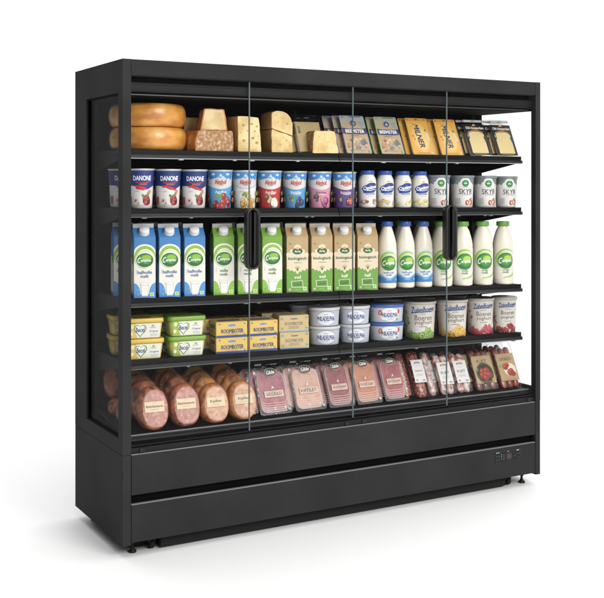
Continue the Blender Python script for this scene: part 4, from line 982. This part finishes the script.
half = [(-.052, 0), (.050, 0), (.050, .072), (-.053, .104)]
hs2 = [(.02, .055, .004), (-.01, .035, .004), (.005, .065, .003), (.035, .03, .003), (-.03, .05, .0025)]
cheese(half, .13, (M_PASTE2, M_RIND3), (.782, .110, s1(.78)), (0, 0, R(-5)), 'lower cut half of the rounded yellow cheese, left of the clear wrapped pack', seed=7, holes=hs2)
cheese([(-.0525, .0335), (.050, .0015), (.050, .054), (.041, .082), (.024, .101), (0, .111), (-.028, .113), (-.053, .104)], .13, (M_PASTE2, M_RIND3), (.782, .109, s1(.78) + .0725), (0, 0, R(-5)), 'rounded upper half of the yellow cheese split by a slanting crack', seed=8, jitter=.0, holes=[(.024, .055, .0055), (-.02, .062, .003), (.0, .08, .003), (.005, .035, .003)])
cheese([(-.05, 0), (.05, 0), (.05, .12), (-.05, .13)], .10, (M_PASTE2, M_RIND3), (.76, .27, s1(.78)), (0, 0, R(-10)), 'dim yellow cheese behind the split yellow cheese', seed=9)
p0 = pack(('cheese', 'plain'), .150, .190, (.955, .140, s1(.95)), 22, 0, 'front clear wrapped slab of cheese leaning behind the small wedge', 'clear wrapped slabs of cheese')
copy_thing(p0, (.935, .175, s1(.95)), p0.rotation_euler, 'rear clear wrapped slab of cheese behind the small wedge')
cheese([(-.064, 0), (.068, 0), (.048, .098), (.03, .101), (-.052, .100), (-.058, .092)], .085, (M_PASTE2, M_MOLD), (.990, .088, s1(.98)), (0, 0, R(-6)), 'small pale cheese wedge with brown crust in front of the clear wrapped pack', name='cheese_wedge', seed=10,
       holes=[(0, .07, .002), (.02, .05, .0022), (-.02, .045, .002), (.01, .03, .002), (.035, .07, .002), (-.03, .075, .002), (.03, .025, .0025)])
lean = 24
b1 = pack(('cheese', 'farm', 1), .142, .200, (1.182, .100, s1(1.18)), lean, 0, 'front tan cheese pack with navy band, left of its green edged twin', 'tan sliced cheese packs with navy band')
copy_thing(b1, (1.160, .132, s1(1.18)), b1.rotation_euler, 'second tan cheese pack behind the left front one with navy band')
copy_thing(b1, (1.130, .170, s1(1.18)), b1.rotation_euler, 'rearmost tan cheese pack with navy band, beside the small wedge')
b2 = pack(('cheese', 'farm', 0), .136, .200, (1.368, .100, s1(1.36)), lean, 0, 'front green edged tan cheese pack with navy band beside the orange packs', 'tan sliced cheese packs with navy band')
copy_thing(b2, (1.345, .132, s1(1.36)), b2.rotation_euler, 'green edged tan cheese pack tucked behind its twin')
m1 = pack(('cheese', 'gold'), .136, .200, (1.548, .100, s1(1.55)), lean, 0, 'left front orange cheese pack with sideways blue lettering', 'orange sliced cheese packs')
copy_thing(m1, (1.527, .130, s1(1.55)), m1.rotation_euler, 'orange cheese pack just behind the left front orange one')
copy_thing(m1, (1.716, .100, s1(1.72)), m1.rotation_euler, 'right front orange cheese pack beside the black packs')
copy_thing(m1, (1.694, .130, s1(1.72)), m1.rotation_euler, 'orange cheese pack just behind the right front orange one')
o1 = pack(('cheese', 'black'), .138, .205, (1.892, .100, s1(1.89)), lean, 0, 'left front black cheese pack with a window beside the orange packs', 'black sliced cheese packs')
copy_thing(o1, (1.870, .130, s1(1.89)), o1.rotation_euler, 'black cheese pack just behind the left front black one')
copy_thing(o1, (2.062, .100, s1(2.06)), o1.rotation_euler, 'rightmost front black cheese pack at the end of the top shelf')
copy_thing(o1, (2.040, .130, s1(2.06)), o1.rotation_euler, 'black cheese pack just behind the rightmost front black one')

# second shelf: yoghurts
def s2(x): return shelf_z(2, x) + 0.001
first = {}
def stock(key, make, loc, rot_z, label):
    if key not in first: first[key] = make(loc, rot_z, label)
    else: copy_thing(first[key], loc, (0, 0, R(-rot_z)), label)

F = [('light blue strawberry', ('#4d97cc', 'Aardbei', [(.06, .14, .30, .105, ['#b93a34', '#c74d44', '#a92f2c'], '#e39a8a', '#6f9a3c', 13, 11)], True, '#eef1f3')),
     ('white and yellow', ('#e1dfda', 'Mango', [(.10, .13, .27, .10, ['#dba93a', '#e2b54f', '#cf9a30'], '#f3dd9d', '#6f9a3c', 11, 12)], False, '#d99f30')),
     ('bright red', ('#b8322c', 'Aardbei', [(-.15, .26, .12, .07, ['#7f9a4a', '#d9c8a8', '#a93a30'], '#e9dcc2', '#5f8a3c', 5, 13), (.20, .14, .09, .12, ['#e5dfcf', '#ece6d8'], '#f6f2ea', '#7f9a4a', 6, 14)], True, '#f0ece8')),
     ('mid blue blueberry', ('#5098c8', 'Bosvruchten', [(-.28, .24, .10, .06, ['#5a7f5a', '#c8a256'], '#c7d0a0', '#5f9a3c', 4, 15), (.16, .14, .14, .09, ['#333f6c', '#414e80', '#2a3560'], '#7f8cba', '#5f9a3c', 12, 16)], True, '#eef1f3')),
     ('pink berry', ('#cf89a2', 'Bosvruchten', [(-.26, .27, .10, .06, ['#5a5c3a', '#6f7a4a', '#7c4a5c'], '#b5ba8c', '#4f7a3c', 5, 17), (.20, .14, .13, .095, ['#a8437f', '#943a70', '#b8568f'], '#dba0c6', '#a9a24a', 11, 18)], True, '#6c3f78')),
     ('purple berry', ('#66478a', 'Bosvruchten', [(-.26, .22, .10, .06, ['#39406e', '#c7a05a', '#4a5a52'], '#a7a7b8', '#4f7a3c', 5, 19), (.18, .15, .15, .10, ['#b8412d', '#c9563c', '#2f2d48'], '#e6a08a', '#4f7a3c', 11, 20)], True, '#ece7f0'))]
g = 'blue and white cherry yogurt cups'
c0 = cup('dark', (.136, .157, s2(.136)), 13, ORD[0] + ' blue and white cherry yogurt cup from the left, front row', g, design=1)
c1 = cup('dark', (.257, .157, s2(.257)), 13, ORD[1] + ' blue and white cherry yogurt cup from the left, front row', g)
copy_thing(c1, (.377, .157, s2(.377)), (0, 0, R(-13)), ORD[2] + ' blue and white cherry yogurt cup from the left, front row')
for i, x in enumerate((.1, .222, .342)):
    copy_thing(c1, (x, .290, s2(x)), (0, 0, R(-8)), ORD[i] + ' blue and white cherry yogurt cup from the left, back row')
for i, x in enumerate((.499, .618, .741, .869, .999, 1.131)):
    o = cup('mountain', (x, .157, s2(x)), 20, 'front row yogurt cup in %s print with a white mountain' % F[i][0], 'fruit yogurt cups with a white mountain print', Rt=.0555, Rb=.0455, design=F[i][1])
    copy_thing(o, (x - .045, .290, s2(x)), (0, 0, R(-6)), 'back row yogurt cup in %s print with a white mountain' % F[i][0])
nut = [(3, '#8f5a3c', '#b9785a', '#d9c7a0', '#9a9590'), (4, '#b07a4c', '#d9b56c', '#c9a58c', '#8a6a4c'), (5, '#e0cf7a', '#d9c15a', '#e9e0b0', '#c9b45a'), (6, '#dcc95f', '#b9c46a', '#efe2a0', '#c9b45a')]
nn = ['brown and grey nuts', 'brown nuts and cream', 'yellow fruit', 'yellow and green fruit']
for i, x in enumerate((1.252, 1.351, 1.452, 1.552)):
    o = drink_bottle(nut[i], (x, .145, s2(x)), 16, 'front small white yogurt bottle, blue cap, %s printed at its foot' % nn[i], 'small white yogurt bottles with blue caps')
    copy_thing(o, (x - .042, .250, s2(x)), (0, 0, R(-8)), 'small white yogurt bottle behind the one with %s' % nn[i])
gk = 'white tubs with grey lids and apple print'
bandc = ['#77808a', '#77808f', '#748078', '#74807a']
for i, x in enumerate((1.668, 1.815, 1.958)):
    o = cup('skyr', (x, .157, s2(x)), 20, ORD[i] + ' white grey lidded yogurt tub from the left, front row', gk, Rt=.0575, Rb=.0505, h=.159, design=bandc[i])
    copy_thing(o, (x - .05, .300, s2(x)), (0, 0, R(-12)), ORD[i] + ' white grey lidded yogurt tub from the left, back row')
cup('skyr', (2.086, .150, s2(2.09)), 20, 'rightmost white grey lidded yogurt tub at the end of the shelf', gk, Rt=.056, Rb=.0495, h=.158, design=bandc[3])

# third shelf: cartons and bottles of milk
def s3(x): return shelf_z(3, x) + 0.001
def cpos(x, turn, y=.100, dd=.043): return (x + dd * math.sin(R(turn)), y + dd * math.cos(R(turn)), s3(x))
g = 'blue cartons of milk'
cb = carton('half', .091, cpos(.132, 12), 12, 'first blue milk carton from the left, front row', g)
copy_thing(cb, cpos(.243, 12), (0, 0, R(-12)), 'second blue milk carton from the left, front row')
copy_thing(cb, cpos(.356, 13), (0, 0, R(-13)), 'third blue milk carton from the left, front row')
for i, x in enumerate((.088, .199, .312)): copy_thing(cb, cpos(x, 12, .222), (0, 0, R(-12)), ORD[i] + ' blue milk carton from the left, back row')
g = 'bright green cartons of milk'
cg = carton('full', .091, cpos(.492, 14), 14, 'first bright green milk carton from the left, beside the blue ones', g)
copy_thing(cg, cpos(.608, 15), (0, 0, R(-15)), 'bright green milk carton half hidden behind the left door handle')
copy_thing(cg, cpos(.725, 16), (0, 0, R(-16)), 'third bright green milk carton, beside the brown topped ones')
for i, x in enumerate((.566, .682)): copy_thing(cg, cpos(x, 14, .222), (0, 0, R(-14)), ORD[i] + ' bright green milk carton from the left, back row')
ob = carton('bio', .099, cpos(.852, 17), 17, 'first brown topped green milk carton from the left, lettered vol', 'brown topped green cartons of organic milk')
copy_thing(ob, cpos(.977, 18), (0, 0, R(-18)), 'second brown topped green milk carton from the left, lettered vol')
oh = carton('biohalf', .097, cpos(1.099, 19), 19, 'left one of the two brown topped milk cartons lettered half', 'brown topped green cartons of organic milk')
copy_thing(oh, cpos(1.225, 20), (0, 0, R(-20)), 'brown topped milk carton lettered half, beside the blue capped bottles')
for i, x in enumerate((.805, .930, 1.052, 1.178)): copy_thing(ob if i < 2 else oh, cpos(x, 18, .232), (0, 0, R(-18)), ORD[i] + ' brown topped milk carton from the left, back row')
mb = milk_bottle('half', (1.360, .142, s3(1.36)), 21, 'first blue capped milk bottle from the left, front row', 'blue capped bottles of milk', k=1.05)
copy_thing(mb, (1.464, .142, s3(1.464)), (0, 0, R(-21)), 'second blue capped milk bottle from the left, front row')
copy_thing(mb, (1.568, .142, s3(1.568)), (0, 0, R(-21)), 'third blue capped milk bottle, beside the green capped ones')
for i, x in enumerate((1.318, 1.421)): copy_thing(mb, (x, .245, s3(x)), (0, 0, R(-14)), ORD[i] + ' blue capped milk bottle from the left, back row')
mg = milk_bottle('full', (1.682, .145, s3(1.68)), 24, 'green capped milk bottle partly behind the right door handle', 'green capped bottles of milk', k=1.2)
for i, x in enumerate((1.806, 1.932, 2.062)):
    copy_thing(mg, (x, .145, s3(x)), (0, 0, R(-24)), ['green capped milk bottle just right of the right door handle', 'green capped milk bottle second from the right end', 'rightmost green capped milk bottle at the end of the shelf'][i])
for i, x in enumerate((1.527, 1.640, 1.758)): copy_thing(mg, (x, .262, s3(x)), (0, 0, R(-16)), ORD[i] + ' green capped milk bottle from the left, back row')

# fourth shelf: tubs and butter
def s4(x): return shelf_z(4, x) + 0.001
def scaled(o, s): o.scale = s; return o
SC = (.87, .87, 1.045)
ty = scaled(spread_tub('yellow', (.146, .163, s4(.146)), 8, 'lower front yellow lidded spread tub at the left end', 'yellow lidded spread tubs'), SC)
copy_thing(ty, (.144, .163, s4(.146) + .0852), (0, 0, R(-8)), 'upper front yellow lidded spread tub at the left end')
copy_thing(ty, (.130, .300, s4(.13)), (0, 0, R(-8)), 'lower back yellow lidded spread tub behind the front stack')
copy_thing(ty, (.130, .300, s4(.13) + .0852), (0, 0, R(-8)), 'upper back yellow lidded spread tub behind the front stack')
tg = scaled(spread_tub('green', (.337, .163, s4(.337)), 8, 'lower front green lidded spread tub beside the butter', 'green lidded spread tubs'), SC)
copy_thing(tg, (.335, .163, s4(.337) + .0852), (0, 0, R(-8)), 'upper front green lidded spread tub beside the butter')
copy_thing(tg, (.312, .300, s4(.31)), (0, 0, R(-8)), 'lower back green lidded spread tub behind the front stack')
copy_thing(tg, (.312, .300, s4(.31) + .0852), (0, 0, R(-8)), 'upper back green lidded spread tub behind the front stack')
gb = 'gold butter boxes with blue lettering'
bx = butter_box('gold', .141, .068, (.538, .152, s4(.53)), 8, 'lower gold butter box of the left front stack', gb)
copy_thing(bx, (.537, .152, s4(.53) + .0686), (0, 0, R(-8.6)), 'upper gold butter box of the left front stack')
bx2 = butter_box('gold', .134, .067, (.689, .152, s4(.68)), 9, 'lower gold butter box of the second front stack, behind the glass edge', gb)
copy_thing(bx2, (.690, .152, s4(.68) + .0676), (0, 0, R(-8.5)), 'upper gold butter box of the second front stack, behind the glass edge')
for q in (0, 1):
    copy_thing(bx, (.520, .262, s4(.52) + .0686 * q), (0, 0, R(-8)), ['lower', 'upper'][q] + ' gold butter box hidden behind the left front stack')
    copy_thing(bx2, (.668, .262, s4(.66) + .0676 * q), (0, 0, R(-8)), ['lower', 'upper'][q] + ' gold butter box hidden behind the second front stack')
bc = butter_box('craft', .138, .0745, (.848, .152, s4(.84)), 9, 'lower tan and green butter box beside the silver tubs', 'tan butter boxes with green marks')
copy_thing(bc, (.847, .152, s4(.84) + .0751), (0, 0, R(-9.5)), 'upper tan and green butter box beside the silver tubs')
for q in (0, 1): copy_thing(bc, (.815, .262, s4(.82) + .0751 * q), (0, 0, R(-9)), ['lower', 'upper'][q] + ' tan and green butter box in the back row')
gs = 'silver tubs of cream cheese'
ct_ = cheese_tub('plain', .146, (1.032, .170, s4(1.03)), 20, 'lower front silver cream cheese tub beside the tan butter', gs)
copy_thing(ct_, (1.031, .170, s4(1.03) + .0865), (0, 0, R(-20)), 'upper front silver cream cheese tub beside the tan butter')
copy_thing(ct_, (1.196, .170, s4(1.19)), (0, 0, R(-20)), 'lower front silver cream cheese tub beside the blue lidded ones')
copy_thing(ct_, (1.195, .170, s4(1.19) + .0865), (0, 0, R(-20)), 'upper front silver cream cheese tub beside the blue lidded ones')
for i, x in enumerate((1.000, 1.163)):
    for q in (0, 1): copy_thing(ct_, (x, .300, s4(x) + .0865 * q), (0, 0, R(-10)), ['lower', 'upper'][q] + ' silver cream cheese tub in the back row, ' + ['left', 'right'][i] + ' stack')
cl_ = cheese_tub('light', .168, (1.374, .172, s4(1.37)), 22, 'lower blue lidded cream cheese tub', 'blue lidded tubs of cream cheese')
copy_thing(cl_, (1.374, .172, s4(1.37) + .0865), (0, 0, R(-22)), 'upper blue lidded cream cheese tub on top of its twin')
fd = [('green gooseberry', '#6f9a3a', '#a8c46a', '#5f8c3a', '#8fae4f'), ('yellow fruit', '#d6a433', '#ecca70', '#8fa84a', '#e0b850'), ('red raspberry', '#b8384a', '#d97a80', '#6f9a3c', '#d05a62'), ('dark red berry', '#8f2430', '#c25a5c', '#5f7a3c', '#b8383c')]
for i, (x, r) in enumerate(((1.568, .0785), (1.764, .0755), (1.938, .069), (2.083, .0625))):
    o = cup('farm', (x, .172 if i < 3 else .160, s4(x)), 22, 'white farm yogurt tub with %s print, front row' % fd[i][0], 'white farm yogurt tubs with fruit prints', Rt=r, Rb=r * .87, h=.178, design=fd[i][1:])
    if i < 3: copy_thing(o, (x - .055, .172 + 2 * r + .012, s4(x)), (0, 0, R(-14)), 'white farm yogurt tub behind the front one with %s print' % fd[i][0])

# deck: hams, sliced meat, sausages
def dk(x, y): return deck_z(x, y) + .001
gp, gc = 'large cooked ham loaves with labels', 'chicken ham loaves with labels'
def hams(kind, x, k, names, grp):
    loaf(kind, (x + .008, .066, dk(x, .066) + .006), 4, 15, names[0], grp, w=.124 if k else .128, h=.172 if k else .184, d=.09)
    for j in (1, 2, 3):
        loaf(kind, (x + .006 - .003 * j, .066 + .056 * j, dk(x, .066 + .056 * j) + .008 + .009 * j), 4, 15, names[min(j, 2)] if j < 3 else names[2].replace('rear ', 'farthest '), grp, w=.122, h=.174 if k else .186, d=.09, stk=False)
hams('pork', .160, 0, ['front dark ham loaf at the left end, pink cut face with a label', 'middle dark ham loaf of the left end row', 'rear dark ham loaf of the left end row'], gp)
hams('pork', .302, 0, ['front dark ham loaf second from the left, pink cut face with a label', 'middle dark ham loaf of the second row', 'rear dark ham loaf of the second row'], gp)
hams('chicken', .438, 1, ['left front golden chicken loaf with a labelled cut face', 'middle golden loaf of the left chicken row', 'rear golden loaf of the left chicken row'], gc)
hams('chicken', .570, 1, ['right front golden chicken loaf beside the sliced meat packs', 'middle golden loaf of the right chicken row', 'rear golden loaf of the right chicken row'], gc)
loaf('pork', (.105, .335, dk(.1, .33) + .06), 12, 12, 'farthest dark ham loaf at the left end, seen through the side window', gp, w=.12, h=.16, d=.10, stk=False)
for i, (x, y) in enumerate(((.082, .195), (.078, .285))):
    loaf('pork', (x, y, dk(x, y) + .001), 14, 8, ['short brown ham lying low beside the front left loaf', 'short brown ham seen low through the side window'][i], gp, w=.070, h=.078, d=.085, stk=False)

mk = [(('#8a4650', '#a5616a'), 'GEGRILD', '#8fa5ad', .747, .158, 'dusky pink'), (('#c08f7b', '#cda38f'), 'KIPFILET', '#b0b4b8', .924, .158, 'pale peach'), (('#7a373c', '#914e53'), 'ACHTERHAM', '#a9a6a8', 1.086, .138, 'deep rose'),
      (('#ad6648', '#bb7a5e'), 'ROOKVLEES', '#c9c1ae', 1.236, .138, 'orange'), (('#893c41', '#a0575b'), 'BOTERHAM', '#c0a03c', 1.388, .134, 'reddish pink')]
for i, (mc, nm, dot, x, w, cn) in enumerate(mk):
    p = pack(('ham', mc, nm, dot), w, .236, (x, .092, dk(x, .09) + .004), 25, 0, 'front pack of %s sliced meat with a round black logo' % cn, 'clear packs of sliced meat')
    copy_thing(p, (x - .026, .128, dk(x, .128) + .004), p.rotation_euler, 'pack of %s sliced meat behind its front twin' % cn, skip=('label',))
    copy_thing(p, (x - .046, .165, dk(x, .165) + .004), p.rotation_euler, 'rearmost pack of %s sliced meat in its stack' % cn, skip=('label',))
sausage_pack('stick', .070, .235, 1, M_SALAMI, (1.545, .100, dk(1.54, .1) + .002), 27, 4, 'thick red salami with a white label', 'salami and sausages', lab=('', ''))
sausage_pack('stick', .046, .225, 1, M_FUET2, (1.612, .108, dk(1.61, .1) + .002), 27, 4, 'thin pale salami between the thick red one and the white sausage packs', 'salami and sausages', lab=None)
sausage_pack('stick', .060, .225, 1, M_SALAMI, (1.482, .135, dk(1.47, .13) + .002), 27, 4, 'dim red salami behind the thick red one', 'salami and sausages', lab=None)
f1 = sausage_pack('stick', .084, .232, 2, M_FUET, (1.696, .100, dk(1.69, .1) + .003), 26, 2, 'left pack of two white speckled sausages with a white label', 'white speckled sausage packs', lab=('', ''))
copy_thing(f1, (1.795, .100, dk(1.79, .1) + .003), f1.rotation_euler, 'right pack of two white speckled sausages, beside the brown sausages')
copy_thing(f1, (1.672, .145, dk(1.67, .145) + .003), f1.rotation_euler, 'pack of white speckled sausages behind the left front one')
copy_thing(f1, (1.772, .145, dk(1.77, .145) + .003), f1.rotation_euler, 'pack of white speckled sausages behind the right front one')
f3 = sausage_pack('card', .126, .238, 3, M_CHOR2, (1.930, .095, dk(1.93, .095) + .003), 26, 2, 'front pack of three dark brown sausages with a tan label', 'dark brown sausage packs', lab=('FUET', ''))
copy_thing(f3, (1.905, .140, dk(1.9, .14) + .003), f3.rotation_euler, 'pack of dark brown sausages behind the front one')
f4 = sausage_pack('card', .118, .240, 3, M_CHOR, (2.080, .095, dk(2.08, .095) + .003), 26, 2, 'front pack of three red sausages at the right end', 'red sausage packs', lab=('CHORIZO', ''))
copy_thing(f4, (2.058, .140, dk(2.05, .14) + .003), f4.rotation_euler, 'pack of red sausages behind the front one at the right end')
